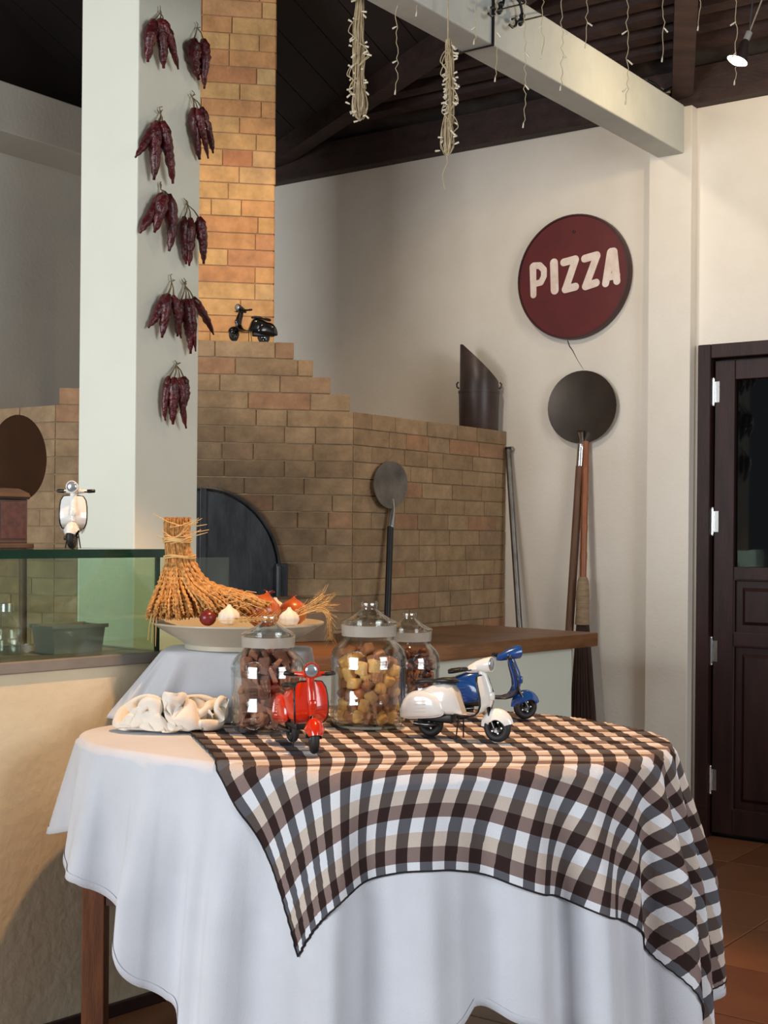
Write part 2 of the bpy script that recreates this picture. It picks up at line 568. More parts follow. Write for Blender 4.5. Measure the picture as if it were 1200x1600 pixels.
def check_mat():
    m, nt, b = new_mat('gingham_cotton')
    L = nt.links.new
    b.inputs['Roughness'].default_value = 0.95
    b.inputs['Specular IOR Level'].default_value = 0.2
    uv = N(nt, 'ShaderNodeUVMap')
    sx = N(nt, 'ShaderNodeSeparateXYZ')
    L(uv.outputs[0], sx.inputs[0])

    def frac(sock, period, off=0.0):
        d = N(nt, 'ShaderNodeMath', operation='MULTIPLY_ADD')
        d.inputs[1].default_value = 1 / period
        d.inputs[2].default_value = off
        L(sock, d.inputs[0])
        f = N(nt, 'ShaderNodeMath', operation='FRACT')
        L(d.outputs[0], f.inputs[0])
        return f.outputs[0]
    fu = frac(sx.outputs[0], 0.0565)
    fv = frac(sx.outputs[1], 0.095, 0.14)

    def rows(stops):
        r = N(nt, 'ShaderNodeValToRGB')
        r.color_ramp.interpolation = 'CONSTANT'
        r.color_ramp.elements[0].position = 0
        r.color_ramp.elements[0].color = stops[0]
        r.color_ramp.elements[1].position = 0.333
        r.color_ramp.elements[1].color = stops[1]
        e = r.color_ramp.elements.new(0.667)
        e.color = stops[2]
        L(fv, r.inputs['Fac'])
        return r.outputs['Color']
    # order up from the hem: white, brown, beige
    lightc = rows([srgb(222, 224, 229), srgb(136, 117, 112), srgb(204, 190, 178)])
    darkc = rows([srgb(92, 92, 98), srgb(50, 36, 34), srgb(88, 78, 74)])
    gt = N(nt, 'ShaderNodeMath', operation='GREATER_THAN')
    L(fu, gt.inputs[0])
    gt.inputs[1].default_value = 0.5
    mx = N(nt, 'ShaderNodeMix', data_type='RGBA')
    L(gt.outputs[0], mx.inputs[0])
    L(darkc, mx.inputs[6])
    L(lightc, mx.inputs[7])
    wv = N(nt, 'ShaderNodeTexNoise', Scale=500.0, Detail=2.0)
    L(uv.outputs[0], wv.inputs['Vector'])
    mr = N(nt, 'ShaderNodeMapRange')
    mr.inputs[3].default_value = 0.75
    mr.inputs[4].default_value = 1.2
    L(wv.outputs['Fac'], mr.inputs[0])
    sc = N(nt, 'ShaderNodeVectorMath', operation='SCALE')
    L(mx.outputs[2], sc.inputs[0])
    L(mr.outputs[0], sc.inputs['Scale'])
    L(sc.outputs[0], b.inputs['Base Color'])
    bp = N(nt, 'ShaderNodeBump', Strength=0.15, Distance=0.002)
    L(wv.outputs['Fac'], bp.inputs['Height'])
    L(bp.outputs['Normal'], b.inputs['Normal'])
    return m


M['check'] = check_mat()

# ================================================================== SETTING
X_L = -3.02                    # left wall plane (room x)
WALL_T = 3.17
# floor
build('floor', MB().box((-9, -12, -0.25), (9, 2, -0.008), MR), M['grout'], kind='structure', label='terracotta tiled floor with dark joints', cat='floor')
floor = bpy.data.objects['floor']
TS = 0.42
tile_me = mesh_of(MB().box((-TS / 2 + 0.003, -TS / 2 + 0.003, -0.012), (TS / 2 - 0.003, TS / 2 - 0.003, 0.0), None, 0.002), 'tile')
tile_me.materials.append(M['floor_tile'])
for i in range(-9, 7):
    for j in range(0, 12):
        x, y = 0.723 + TS * (i + 0.5), -0.008 - 0.38 - TS * (j - 0.5)
        p = R(x, y, 0)
        if p.x < -1.6 or p.x > 3 or p.y < 2.6:
            continue
        o = bpy.data.objects.new('tile', tile_me)
        COL.objects.link(o)
        o.parent = floor
        o.matrix_parent_inverse = Matrix.Translation(-floor.location)
        o.location = p
        o.rotation_euler = (0, 0, radians(-35.8))
# outer part of the floor beyond the built tiles stays one slab
# right wall with the door opening
DX0, DX1, DZ = wallpt(1096, 700).x, wallpt(1096, 700).x + 1.06, wallpt(1100, 540).z
wb = MB()
wb.box((X_L - 0.2, 0, 0), (DX0, 0.2, WALL_T), MR)
wb.box((DX0, 0, DZ), (DX1, 0.2, WALL_T), MR)
wb.box((DX1, 0, 0), (6.5, 0.2, WALL_T), MR)
build('wall_right', wb, M['plaster'], kind='structure', label='off white plaster wall behind the round sign and the dark door', cat='wall')
cr_ = [(887, 532), (890, 541), (895, 548), (901, 560), (907, 570), (912, 578)]
build('crack', MB().tube([R(0, 0, 0) * 0 + on_plane(x, y, R(0, -0.0004, 0), RY) for x, y in cr_], [0.0022, 0.003, 0.0022, 0.0012, 0.001, 0.0006], 5), M['black'], bpy.data.objects['wall_right'])
# pilaster
pl, pr = wallpt(1012, 500, -0.06).x, wallpt(1078.5, 500, -0.06).x
build('trim_1', MB().box((pl, -0.06, 0), (pr, 0.02, WALL_T), MR, 0.004), M['plaster'], kind='structure', label='shallow plaster pilaster under the beam end', cat='pilaster')
# left wall, gable above, beam
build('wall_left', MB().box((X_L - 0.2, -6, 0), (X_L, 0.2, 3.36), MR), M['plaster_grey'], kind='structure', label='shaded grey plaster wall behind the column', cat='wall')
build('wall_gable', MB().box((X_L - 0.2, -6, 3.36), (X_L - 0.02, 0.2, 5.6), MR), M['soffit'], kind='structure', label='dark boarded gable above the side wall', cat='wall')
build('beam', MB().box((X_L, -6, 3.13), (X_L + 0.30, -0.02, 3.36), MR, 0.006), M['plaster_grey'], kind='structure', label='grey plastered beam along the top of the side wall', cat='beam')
# concrete beam across the room
bq0, bq1 = MRI @ on_z(1020, 243, 2.965), MRI @ on_z(1066, 238, 2.965)
BX0, BX1, BZ0, BZ1 = bq0.x, bq1.x, 2.965, 3.175
build('beam', MB().box((BX0, -6.5, BZ0), (BX1, -0.055, BZ1), MR, 0.006), M['beam'], kind='structure', label='pale concrete beam running across the room to the pilaster', cat='beam')
# roof slope over the right wall
PIT = 0.40


def roofz(y):
    return WALL_T + 0.13 + PIT * (-y)


rf = MB()
ys = (0.3, -8.0)
rf.add([R(x, y, roofz(y) + dz) for dz in (0.06, 0.16) for (x, y) in ((-3.4, ys[0]), (6.5, ys[0]), (6.5, ys[1]), (-3.4, ys[1]))],
       [(0, 1, 2, 3), (7, 6, 5, 4), (0, 4, 5, 1), (1, 5, 6, 2), (2, 6, 7, 3), (3, 7, 4, 0)])
ceil = build('ceiling', rf, M['tileroof'], kind='structure', label='dark timber roof of battens and tiles', cat='ceiling')
# far slope, behind the camera
rf = MB()
rf.add([R(x, y, z + dz) for dz in (0.06, 0.16) for (x, y, z) in ((-3.4, -8, roofz(-8)), (6.5, -8, roofz(-8)), (6.5, -12, roofz(-4)), (-3.4, -12, roofz(-4)))],
       [(0, 1, 2, 3), (7, 6, 5, 4), (0, 4, 5, 1), (1, 5, 6, 2), (2, 6, 7, 3), (3, 7, 4, 0)])
build('roof_slope', rf, M['tileroof'], ceil)
build('wall_plate', MB().box((X_L, -0.07, WALL_T), (6.5, 0.15, WALL_T + 0.16), MR, 0.005), M['darkwood'], ceil)


def bline(a):
    return 0.05 + 0.341 * (a - 0.61)


for k in range(1, 22):
    b = 0.07 + 0.092 * k
    a0 = 0.61 + (b - 0.05) / 0.341
    x0 = X_L + a0
    if x0 > 4:
        break
    z = roofz(-b)
    mb = MB()
    mb.box((x0, -b - 0.021, z + 0.012), (5.5, -b + 0.021, z + 0.058))
    mb.v = [MR @ (v + Vector((0, 0, -PIT * (v.y + b)))) for v in mb.v]
    build('batten', mb, M['darkwood'], ceil)
# diagonal brace timber and soffit boards left of it
pA = R(X_L + 0.45, -bline(0.45) - 0.02, roofz(-bline(0.45)) - 0.03)
pB = R(X_L + 5.2, -bline(5.2) - 0.02, roofz(-bline(5.2)) - 0.03)
dv = (pB - pA).normalized()
side = dv.cross(Vector((0, 0, 1))).normalized()
upv = side.cross(dv)
mb = MB()
mb.add([p + side * s * 0.045 + upv * t for p in (pA, pB) for s, t in ((-1, -0.05), (1, -0.05), (1, 0.09), (-1, 0.09))],
       [(0, 1, 2, 3), (7, 6, 5, 4), (0, 4, 5, 1), (1, 5, 6, 2), (2, 6, 7, 3), (3, 7, 4, 0)])
build('hip_rafter', mb, M['darkwood'], ceil)
# soffit boards, side by side, each running up the slope
for i in range(26):
    a0, a1 = -0.1 + 0.2 * i, -0.1 + 0.2 * (i + 1) - 0.006
    b0 = max(0.03, bline(a0)) + 0.0
    b1 = max(0.03, bline(a1))
    bot = [R(X_L + a0, -b0, roofz(-b0) - 0.01), R(X_L + a1, -b1, roofz(-b1) - 0.01), R(X_L + a1, -6.5, roofz(-6.5) - 0.01), R(X_L + a0, -6.5, roofz(-6.5) - 0.01)]
    up = Vector((0, 0, 0.03))
    mb = MB().add(bot + [p + up for p in bot], [(0, 1, 2, 3), (7, 6, 5, 4), (0, 4, 5, 1), (1, 5, 6, 2), (2, 6, 7, 3), (3, 7, 4, 0)])
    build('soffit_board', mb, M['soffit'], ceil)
# skewed rafter above the pilaster
c0 = MRI @ on_z(1056, 158, WALL_T + 0.02)
r0 = R(c0.x, -0.02, roofz(0) - 0.09)
ddir = Vector((-0.19, -0.98, 0))
bb = -(MRI.to_3x3() @ ddir).y
r1 = r0 + ddir * 2.2 + Vector((0, 0, PIT * bb * 2.2))
dv = (r1 - r0).normalized()
side = dv.cross(Vector((0, 0, 1))).normalized()
upv = side.cross(dv)
mb = MB().add([p + side * s * 0.045 + upv * t for p in (r0, r1) for s, t in ((-1, -0.03), (1, -0.03), (1, 0.1), (-1, 0.1))],
              [(0, 1, 2, 3), (7, 6, 5, 4), (0, 4, 5, 1), (1, 5, 6, 2), (2, 6, 7, 3), (3, 7, 4, 0)])
build('rafter', mb, M['darkwood'], ceil)
# column
colc = Vector((-0.787, 4.30, 0))
clm = MRI @ colc
build('column', MB().box((clm.x - 0.262, clm.y, 0), (clm.x, clm.y + 0.284, 4.6), MR, 0.004), M['column'], kind='structure',
      label='square cream painted column hung with dried chilies', cat='column')
# low counter wall, ledge
L0, L1 = -2.2, (MCI @ on_plane(893, 1060, MC @ Vector((0, 0.02, 0)), CNY)).x
cw = MB().box((L0, 0, 0), (0.012, 0.12, 0.94), MC)
wall_counter = build('wall_counter', cw, M['counter_wall'], kind='structure', label='low cream wall under the glass display case', cat='wall')
build('wall_counter_end', MB().box((0.012, 0.02, 0), (L1, 0.12, 0.865), MC), M['counter_green'], kind='structure', label='low pale green wall under the wooden counter top', cat='wall')
build('baseboard_counter', MB().box((L0, -0.015, 0), (0.012, 0.0, 0.035), MC, 0.003), M['baseboard'], kind='structure', label='dark skirting along the low cream wall', cat='baseboard')
bx = wallpt(1097, 700).x
build('baseboard_right', MB().box((X_L + 2.1, -0.015, 0), (pl, 0, 0.14), MR, 0.003), M['baseboard'], kind='structure', label='dark skirting along the plaster wall', cat='baseboard')
build('baseboard_pilaster', MB().box((pl - 0.012, -0.073, 0), (pr + 0.012, -0.06, 0.14), MR, 0.003).box((pr + 0.0125, -0.0145, 0), (DX0 - 0.012, -0.0005, 0.14), MR), M['baseboard'], kind='structure', label='dark skirting around the pilaster foot', cat='baseboard')

# ------------------------------------------------------------------ door


def door():
    t = thing('door_1', 'dark brown wooden door with glazed upper panel in the plaster wall', 'door', R((DX0 + DX1) / 2, 0, 0), radians(-35.8), kind='structure')
    fx = wallpt(1117, 700).x
    fw = fx - DX0
    fz = DZ - wallpt(1110, 563).z if False else 0.07
    fr = MB()
    build('door_frame', MB().box((DX0 - 0.01, -0.025, 0), (fx - 0.012, 0.17, DZ), MR, 0.004), M['doorwood'], t)
    build('door_frame', MB().box((DX1 - fw + 0.012, -0.025, 0), (DX1 + 0.01, 0.17, DZ), MR, 0.004), M['doorwood'], t)
    build('door_frame', MB().box((fx - 0.012, -0.025, DZ - fw), (DX1 - fw + 0.012, 0.17, DZ + 0.0), MR, 0.004), M['doorwood'], t)
    build('plinth_block', MB().box((DX0 - 0.02, -0.035, 0), (fx - 0.008, 0.0, 0.145), MR, 0.004), M['doorwood'], t)
    build('door_stop', MB().box((fx - 0.012, 0.06, 0.0), (DX1 - fw + 0.012, 0.17, DZ - fw), MR), M['black'], t)
    ya, yb = 0.005, 0.05
    lx0, lx1 = fx - 0.004, DX1 - fw + 0.004
    lz0, lz1 = 0.02, DZ - fw - 0.008
    sx = wallpt(1147, 700).x
    sw = sx - lx0

    def zz(py):
        return wallpt(1160, py).z
    g1, g0 = zz(592), zz(886)
    p1a, p1b = zz(990), zz(906)
    p2a, p2b = zz(1268), zz(1010)
    build('stile', MB().box((lx0, ya, lz0), (lx0 + sw, yb, lz1), MR, 0.003), M['doorwood'], t)
    build('stile', MB().box((lx1 - sw, ya, lz0), (lx1, yb, lz1), MR, 0.003), M['doorwood'], t)
    for a, b in ((g1, lz1), (p1b, g0), (p2b, p1a), (lz0, p2a)):
        build('rail', MB().box((lx0 + sw, ya + 0.001, a), (lx1 - sw, yb, b), MR, 0.003), M['doorwood'], t)
    build('pane', MB().box((lx0 + sw - 0.004, ya + 0.022, g0), (lx1 - sw + 0.004, ya + 0.028, g1), MR), M['doorglass'], t, label='dark reflecting glass pane')
    for a, b in ((p1a, p1b), (p2a, p2b)):
        xa, xb = lx0 + sw, lx1 - sw
        pb = MB()
        yq = ya + 0.02
        o = [(xa, yq, a), (xb, yq, a), (xb, yq, b), (xa, yq, b)]
        i1 = [(xa + 0.035, yq, a + 0.035), (xb - 0.035, yq, a + 0.035), (xb - 0.035, yq, b - 0.035), (xa + 0.035, yq, b - 0.035)]
        i2 = [(xa + 0.05, yq - 0.012, a + 0.05), (xb - 0.05, yq - 0.012, a + 0.05), (xb - 0.05, yq - 0.012, b - 0.05), (xa + 0.05, yq - 0.012, b - 0.05)]
        vs = o + i1 + i2
        fs = [(k, (k + 1) % 4, 4 + (k + 1) % 4, 4 + k) for k in range(4)] + [(4 + k, 4 + (k + 1) % 4, 8 + (k + 1) % 4, 8 + k) for k in range(4)] + [(8, 9, 10, 11)]
        pb.add(vs, fs, MR)
        build('panel', pb, M['doorwood'], t)
        rb = MB()
        for q in range(4):
            rb.tube([Vector(o[q]) + Vector((0, -0.012, 0)), Vector(o[(q + 1) % 4]) + Vector((0, -0.012, 0))], 0.006, 6, M=MR)
        build('moulding', rb, M['doorwood'], t, 60)
    for py in (610, 815, 1020, 1224):
        z = zz(py)
        hb = MB().tube([(lx0 - 0.004, ya - 0.006, z - 0.055), (lx0 - 0.004, ya - 0.006, z + 0.055)], 0.008, 10, M=MR)
        for dz in (-0.058, 0.058):
            hb.ball((lx0 - 0.004, ya - 0.006, z + dz), 0.008, 10, 6, M=MR)
        hb.box((lx0, ya - 0.003, z - 0.045), (lx0 + 0.022, ya + 0.002, z + 0.045), MR)
        build('hinge', hb, M['chrome'], t, 50, label='steel hinge')


door()

# ================================================================== OVEN AND CHIMNEY
OX, OY1 = -0.973, -1.21
E1 = R(OX, OY1, 0)                     # front face, right end
FRD = Vector((-0.987, -0.160, 0)).normalized()
FLEN = 1.18
E0 = E1 + FRD * FLEN
e0 = MRI @ E0
W_TOP = 1.795
RH = 0.0682
oven = thing('pizza_oven', 'big corner pizza oven of brown bricks with stepped top', 'oven', R(-2.0, -1.0, 0))
UF = -FRD                              # front u axis, left to right
NF = Vector((UF.y, -UF.x, 0))          # outward
if NF.y > 0:
    NF = -NF
door_c = MRI  # placeholder
door_pt = on_plane(316, 880, E1, NF)
M['brick'] = brick_mat('oven_brick', [(0.0, srgb(148, 122, 92)), (0.3, srgb(158, 131, 98)), (0.6, srgb(166, 139, 106)), (0.85, srgb(152, 127, 98)), (1.0, srgb(164, 122, 90))],
                       (tuple(door_pt + Vector((0.03, 0, 0.18))), 0.66))
M['brick_ch'] = brick_mat('chimney_brick', [(0.0, srgb(204, 156, 100)), (0.3, srgb(214, 168, 110)), (0.6, srgb(206, 150, 98)), (0.8, srgb(192, 128, 88)), (1.0, srgb(216, 178, 122))], None)
core = MB()
ins = 0.004
poly = [R(OX - ins, -0.003, 0), R(OX - ins, OY1 + ins, 0), E0 - NF * ins + UF * 0.0, R(X_L + 0.003, e0.y + ins, 0), R(X_L + 0.003, -0.003, 0)]
core.prism([(p.x, p.y) for p in poly], 0, W_TOP - 0.004)
build('masonry_core', core, M['mortar'], oven)
bm_ = MB().box((-0.5, 0, -0.5), (0.5, 1, 0.5), None, 0.03)
brick_me = mesh_of(bm_, 'brick')
brick_me.materials.append(M['brick'])
brick_me2 = brick_me.copy()
brick_me2.materials.clear()
brick_me2.materials.append(M['brick_ch'])


def lay(parent, me, O, U, Nn, u0, u1, z0, rng, depth=0.05, skip=None, gap=0.004, rowh=RH):
    """one course of bricks from u0 to u1 on the face at O"""
    u = u0
    rz = atan2(U.y, U.x)
    while u < u1 - 0.03:
        ln = rng.choice((0.24, 0.24, 0.25, 0.125, 0.17))
        e = min(u + ln, u1)
        if u1 - e < 0.06:
            e = u1
        c = O + U * ((u + e) / 2) + Vector((0, 0, z0 + rowh / 2))
        if not (skip and skip(c)):
            o = bpy.data.objects.new('brick', me)
            COL.objects.link(o)
            o.parent = parent
            off = rng.uniform(0.0, 0.003)
            w = c + Nn * off
            o.matrix_parent_inverse = WMAT[parent.name].inverted()
            o.matrix_world = Matrix.Translation(w) @ Matrix.Rotation(rz, 4, 'Z') @ Matrix.Diagonal((e - u - gap, depth, rowh - gap, 1))
        u = e


rng = random.Random(3)
DC = door_pt.copy()
DC.z = 0
DRX = 0.295


def in_door(c):
    du = (c - DC).dot(UF)
    return abs(du) < DRX - 0.10 and c.z < 1.40


nrow = 15
for k in range(nrow):
    z = W_TOP - RH * (k + 1)
    st = -rng.choice((0.0, 0.06, 0.115))
    lay(oven, brick_me, E0, UF, NF, 0.0, FLEN, z, rng, skip=in_door)
    lay(oven, brick_me, E1, RY, RX, 0.0, -OY1 - 0.002, z, rng)
    lay(oven, brick_me, R(X_L + 0.35, e0.y, 0), RX, -RY, 0.0, e0.x - X_L - 0.35, z, rng)
# stepped gable on the front
steps = [(548, 617), (517, 590), (490, 562), (460, 537)]
sr = []
for px, py in steps:
    q = on_plane(px, py, E1, NF)
    sr.append((q - E0).dot(UF))
gable = MB()
for k, ur in enumerate(sr):
    z = W_TOP + RH * k
    ul = FLEN - ur
    gable.add([E0 + UF * a - NF * (ins + dd) + Vector((0, 0, zz)) for zz in (z - 0.004, z + RH - 0.004) for a, dd in ((ul + 0.004, 0), (ur - 0.004, 0), (ur - 0.004, 0.5), (ul + 0.004, 0.5))],
              [(0, 1, 2, 3), (7, 6, 5, 4), (0, 4, 5, 1), (1, 5, 6, 2), (2, 6, 7, 3), (3, 7, 4, 0)])
    lay(oven, brick_me, E0, UF, NF, ul, ur, z, rng)
build('gable_core', gable, M['mortar'], oven)
G_TOP = W_TOP + RH * 4
# iron door: arch of two leaves with a centre post, hinge block
Mdoor = Matrix.Translation(DC) @ Matrix.Rotation(atan2(UF.y, UF.x), 4, 'Z')
ZD0, ZD1 = 0.86, on_plane(330, 768, E1, NF).z


def arch(hw, z0, z1, n=20):
    spring = z1 - hw * 1.12
    pts = [(hw, z0), (hw, spring)]
    for i in range(1, n):
        a = pi / 2 * i / n
        pts.append((hw * cos(a), spring + (z1 - spring) * sin(a)))
    pts.append((0, z1))
    return pts


for sgn in (1, -1):
    pts = arch(DRX, ZD0, ZD1)
    pp = [(sgn * 0.012, ZD0)] + [(sgn * max(0.012, x), z) for x, z in pts]
    leaf = MB()
    n = len(pp)
    vs = [(x, -0.012, z) for x, z in pp] + [(x, -0.034, z) for x, z in pp]
    fs = [tuple(range(n)), tuple(range(2 * n - 1, n - 1, -1))] + [(i, (i + 1) % n, n + (i + 1) % n, n + i) for i in range(n)]
    leaf.add(vs, fs, Mdoor)
    build('oven_door', leaf, M['iron'], oven, label='black iron arched oven door leaf')
build('door_post', MB().box((-0.012, -0.045, ZD0), (0.012, -0.008, ZD1 + 0.01), Mdoor, 0.002), M['iron'], oven)
rim = MB()
full = arch(DRX + 0.012, ZD0, ZD1 + 0.012)
allp = [(x, z) for x, z in full] + [(-x, z) for x, z in reversed(full[:-1])]
rim.tube([(x, -0.016, z) for x, z in allp], 0.009, 6, M=Mdoor)
build('door_surround', rim, M['iron'], oven, 50)
hz = on_plane(438, 905, E1, NF)
hu = (hz - DC).dot(UF)
hb = MB().box((hu - 0.022, -0.05, ZD0), (hu + 0.026, -0.004, on_plane(438, 880, E1, NF).z), Mdoor, 0.004)
hb.tube([(hu - 0.012, -0.055, ZD0 + 0.0), (hu - 0.012, -0.055, on_plane(438, 884, E1, NF).z)], 0.012, 8, M=Mdoor)
build('hinge_block', hb, M['iron'], oven)
# a dark patch brick and smeared repair are left to the soot; chimney next
chm = thing('chimney_stack', 'tall orange brick chimney rising from the oven behind the column', 'chimney', E0 + UF * 0.55 - NF * 0.5 + Vector((0, 0, W_TOP)))
CHO = E1 - NF * 0.26
cu1 = (on_plane(429.5, 300, CHO, NF) - E0).dot(UF)
cu0 = cu1 - 0.56
CH0 = E0 - NF * 0.26
chc = MB()
for aa, bb_, d0, d1, z0, z1 in ((cu0 + 0.005, cu1 - 0.005, ins, 0.45, G_TOP - 0.004, 3.72),):
    chc.add([CH0 + UF * a - NF * dd + Vector((0, 0, z)) for z in (z0, z1) for a, dd in ((aa, d0), (bb_, d0), (bb_, d1), (aa, d1))],
            [(0, 1, 2, 3), (7, 6, 5, 4), (0, 4, 5, 1), (1, 5, 6, 2), (2, 6, 7, 3), (3, 7, 4, 0)])
build('chimney_core', chc, M['mortar_ch'], chm)
for k in range(24):
    lay(chm, brick_me2, CH0, UF, NF, cu0, cu1, G_TOP + RH * 1.02 * k, rng, rowh=RH * 1.02)

for k in range(24):
    lay(chm, brick_me2, CH0 + UF * cu1, -NF, UF, 0.0, 0.44, G_TOP + RH * 1.02 * k, rng, rowh=RH * 1.02)

# ================================================================== COUNTER, GLASS CASE
WTOP = 0.92
cend = (MCI @ on_plane(935, 1000, MC @ Vector((0, -0.03, 0)), CNY)).x
ct = MB().box((0.025, -0.03, WTOP - 0.054), (cend, 0.62, WTOP), MC, 0.006)
build('counter_top', ct, M['countertop'], None, 40, label='worn brown wooden counter top along the low pale green wall', cat='counter top')
case = thing('glass_display_case', 'greenish glass display case on the low cream wall', 'display case', MC @ Vector((-1.0, 0.2, 0.94)))
build('ledge', MB().box((L0, -0.012, 0.94), (0.022, 0.44, 0.97), MC, 0.003), M['ledge'], case, label='grey metal base rail')
gz = 1.3 - (858 - 831) / F * 3.78
GT0, GT1 = gz - 0.022, gz
build('front_pane', MB().box((L0, 0.0, 0.9705), (-0.012, 0.008, GT0 - 0.0005), MC), M['glass_case'], case)
build('end_pane', MB().box((-0.008, 0.0, 0.9705), (0.0, 0.38, GT0 - 0.0005), MC), M['glass_case'], case)
build('back_pane', MB().box((L0, 0.38, 0.9705), (0.0, 0.388, GT0 - 0.0005), MC), M['glass_case'], case)
build('corner_edge', MB().box((-0.0115, -0.0005, 0.9705), (0.0005, 0.0085, GT0 - 0.0005), MC), M['glass_edge'], case, label='dark green polished glass edge')
build('top_pane', MB().box((L0, -0.004, GT0), (0.02, 0.40, GT1), MC), M['glass_case'], case)
build('top_edge', MB().box((L0, -0.0065, GT0 - 0.001), (0.022, -0.0042, GT1 + 0.0), MC), M['glass_edge'], case, label='dark green polished glass edge')
GTOP = GT1 + 0.0005
# low screen of glass on the counter, behind the platter
gsx = (MCI @ on_plane(358, 900, MC @ Vector((0, 0.44, 0)), CNY)).x
sc = MB().box((0.05, 0.44, WTOP + 0.0005), (gsx, 0.446, on_plane(330, 871, MC @ Vector((0, 0.44, 0)), CNY).z), MC)
build('glass_screen', sc, M['glass_case'], None, label='small clear glass screen standing on the counter before the oven door', cat='glass screen')
# things inside the case
tub = thing('plastic_tub', 'pale plastic tub standing inside the glass display case', 'tub', MC @ Vector((-0.20, 0.14, 0.9705)), CANG)
w, dpt, h = 0.085, 0.05, 0.075
tub_o = [(-w * .9, -dpt * .9, 0), (w * .9, -dpt * .9, 0), (w * .9, dpt * .9, 0), (-w * .9, dpt * .9, 0)]
tb = MB().loft([[Vector(p) for p in tub_o], [Vector((-w, -dpt, h)), Vector((w, -dpt, h)), Vector((w, dpt, h)), Vector((-w, dpt, h))],
                [Vector((-w + .003, -dpt + .003, h)), Vector((w - .003, -dpt + .003, h)), Vector((w - .003, dpt - .003, h)), Vector((-w + .003, dpt - .003, h))],
                [Vector((p[0] * .95, p[1] * .95, 0.004)) for p in tub_o]])
build('tub_body', tb, M['plastic_tub'], tub, local=True)
build('rim', MB().box((-w - .006, -dpt - .006, h - .008), (w + .006, -dpt - 0.0005, h + .002)).box((-w - .006, dpt + .0005, h - .008), (w + .006, dpt + .006, h + .002)), M['plastic_tub'], tub, local=True)
bt = thing('glass_bottle', 'small clear glass bottle inside the display case', 'bottle', MC @ Vector((-0.40, 0.13, 0.9705)))
build('bottle_body', MB().lathe([(0.034, 0), (0.038, 0.006), (0.038, 0.07), (0.03, 0.09), (0.015, 0.105), (0.015, 0.12)], 20), M['glass_jar'], bt, 40, local=True)
build('bottle_cap', MB().lathe([(0.018, 0.118), (0.018, 0.138), (0.016, 0.14)], 20), M['silver'], bt, 40, local=True)
roll = thing('cling_film_roll', 'pale green roll lying inside the display case', 'roll', MC @ Vector((-0.62, 0.10, 0.9705)), CANG)
build('roll_body', MB().tube([(-0.14, 0, 0.02), (0.08, 0, 0.02)], 0.019, 16), mat('pale_green_roll', srgb(150, 170, 150), None, 0.5), roll, 40, local=True)
build('roll_core', MB().tube([(0.08, 0, 0.02), (0.1, 0, 0.02)], 0.012, 12), M['plastic_tub'], roll, 40, local=True)
# crate and round lid behind the platter
cp = MC @ Vector(((MCI @ on_plane(450, 940, MC @ Vector((0, 0.5, 0)), CNY)).x, 0.5, WTOP + 0.0005))
crate = thing('wooden_crate', 'small plain wooden crate on the counter behind the platter', 'crate', cp, radians(30))
cz = 1.3 - (944 - 834) / F * cp.y - WTOP
for a, b in (((-0.13, -0.10, 0), (0.13, -0.088, cz)), ((-0.13, 0.088, 0), (0.13, 0.10, cz)), ((-0.13, -0.088, 0), (-0.118, 0.088, cz)), ((0.118, -0.088, 0), (0.13, 0.088, cz))):
    build('side_board', MB().box(a, b, None, 0.002), M['old_lid'], crate, local=True)
build('base_board', MB().box((-0.118, -0.088, 0.002), (0.118, 0.088, 0.012)), M['old_lid'], crate, local=True)
lid = MB().lathe([(0.0, 0), (0.118, 0), (0.121, 0.004), (0.121, 0.014), (0.118, 0.018), (0.0, 0.018)], 40, Matrix.Translation((cp.x - 0.02, cp.y, WTOP + cz + 0.001)))
build('wooden_board', lid, M['old_lid'], None, 40, label='round thin wooden board lying on the small crate', cat='board')

# brown box thing and oval peel at the far left
gp = pix(6, 852, 3.66)
gb = thing('coffee_grinder', 'old brown wooden box with moulded lid on the glass case', 'box', Vector((gp.x, gp.y, GTOP)), CANG, scale=0.84)
gw = 0.052
build('base', MB().box((-gw - .016, -gw - .016, 0), (gw + .016, gw + .016, 0.016), None, 0.003), M['box_wood'], gb, local=True)
build('body', MB().box((-gw, -gw, 0.016), (gw, gw, 0.155), None, 0.002), M['box_wood'], gb, local=True)
build('front_plate', MB().box((-gw + .008, -gw - .003, 0.03), (gw - .008, -gw + .001, 0.145), None, 0.001), mat('reddish_plate', srgb(92, 54, 48), srgb(60, 34, 30), 0.5, scale=50), gb, local=True, label='reddish patterned front plate')
build('lid', MB().lathe([(gw * 1.5, 0.156), (gw * 1.62, 0.164), (gw * 1.5, 0.176), (gw * 0.9, 0.19), (0.0, 0.192)], 4, Matrix.Rotation(pi / 4, 4, 'Z')), M['box_wood'], gb, local=True)


def disc_pts(n=40):
    return [(cos(2 * pi * i / n), sin(2 * pi * i / n)) for i in range(n)]


def plate_shape(mb, P, X, Y, Z, rx, ry, th=0.004, dish=0.008, n=40, shape=None):
    """thin dished blade; X right, Y up, Z towards viewer"""
    rings = []
    for (f, z) in ((0.02, -dish), (0.5, -dish * .8), (0.85, -dish * .3), (1.0, 0), (1.0, -th), (0.5, -dish * .8 - th), (0.02, -dish - th)):
        ring = []
        for (a, b) in disc_pts(n):
            s = shape(a, b) if shape else 1.0
            ring.append(P + X * (rx * f * a * s) + Y * (ry * f * b) + Z * z)
        rings.append(ring)
    mb.loft(rings, caps=True)
    return mb


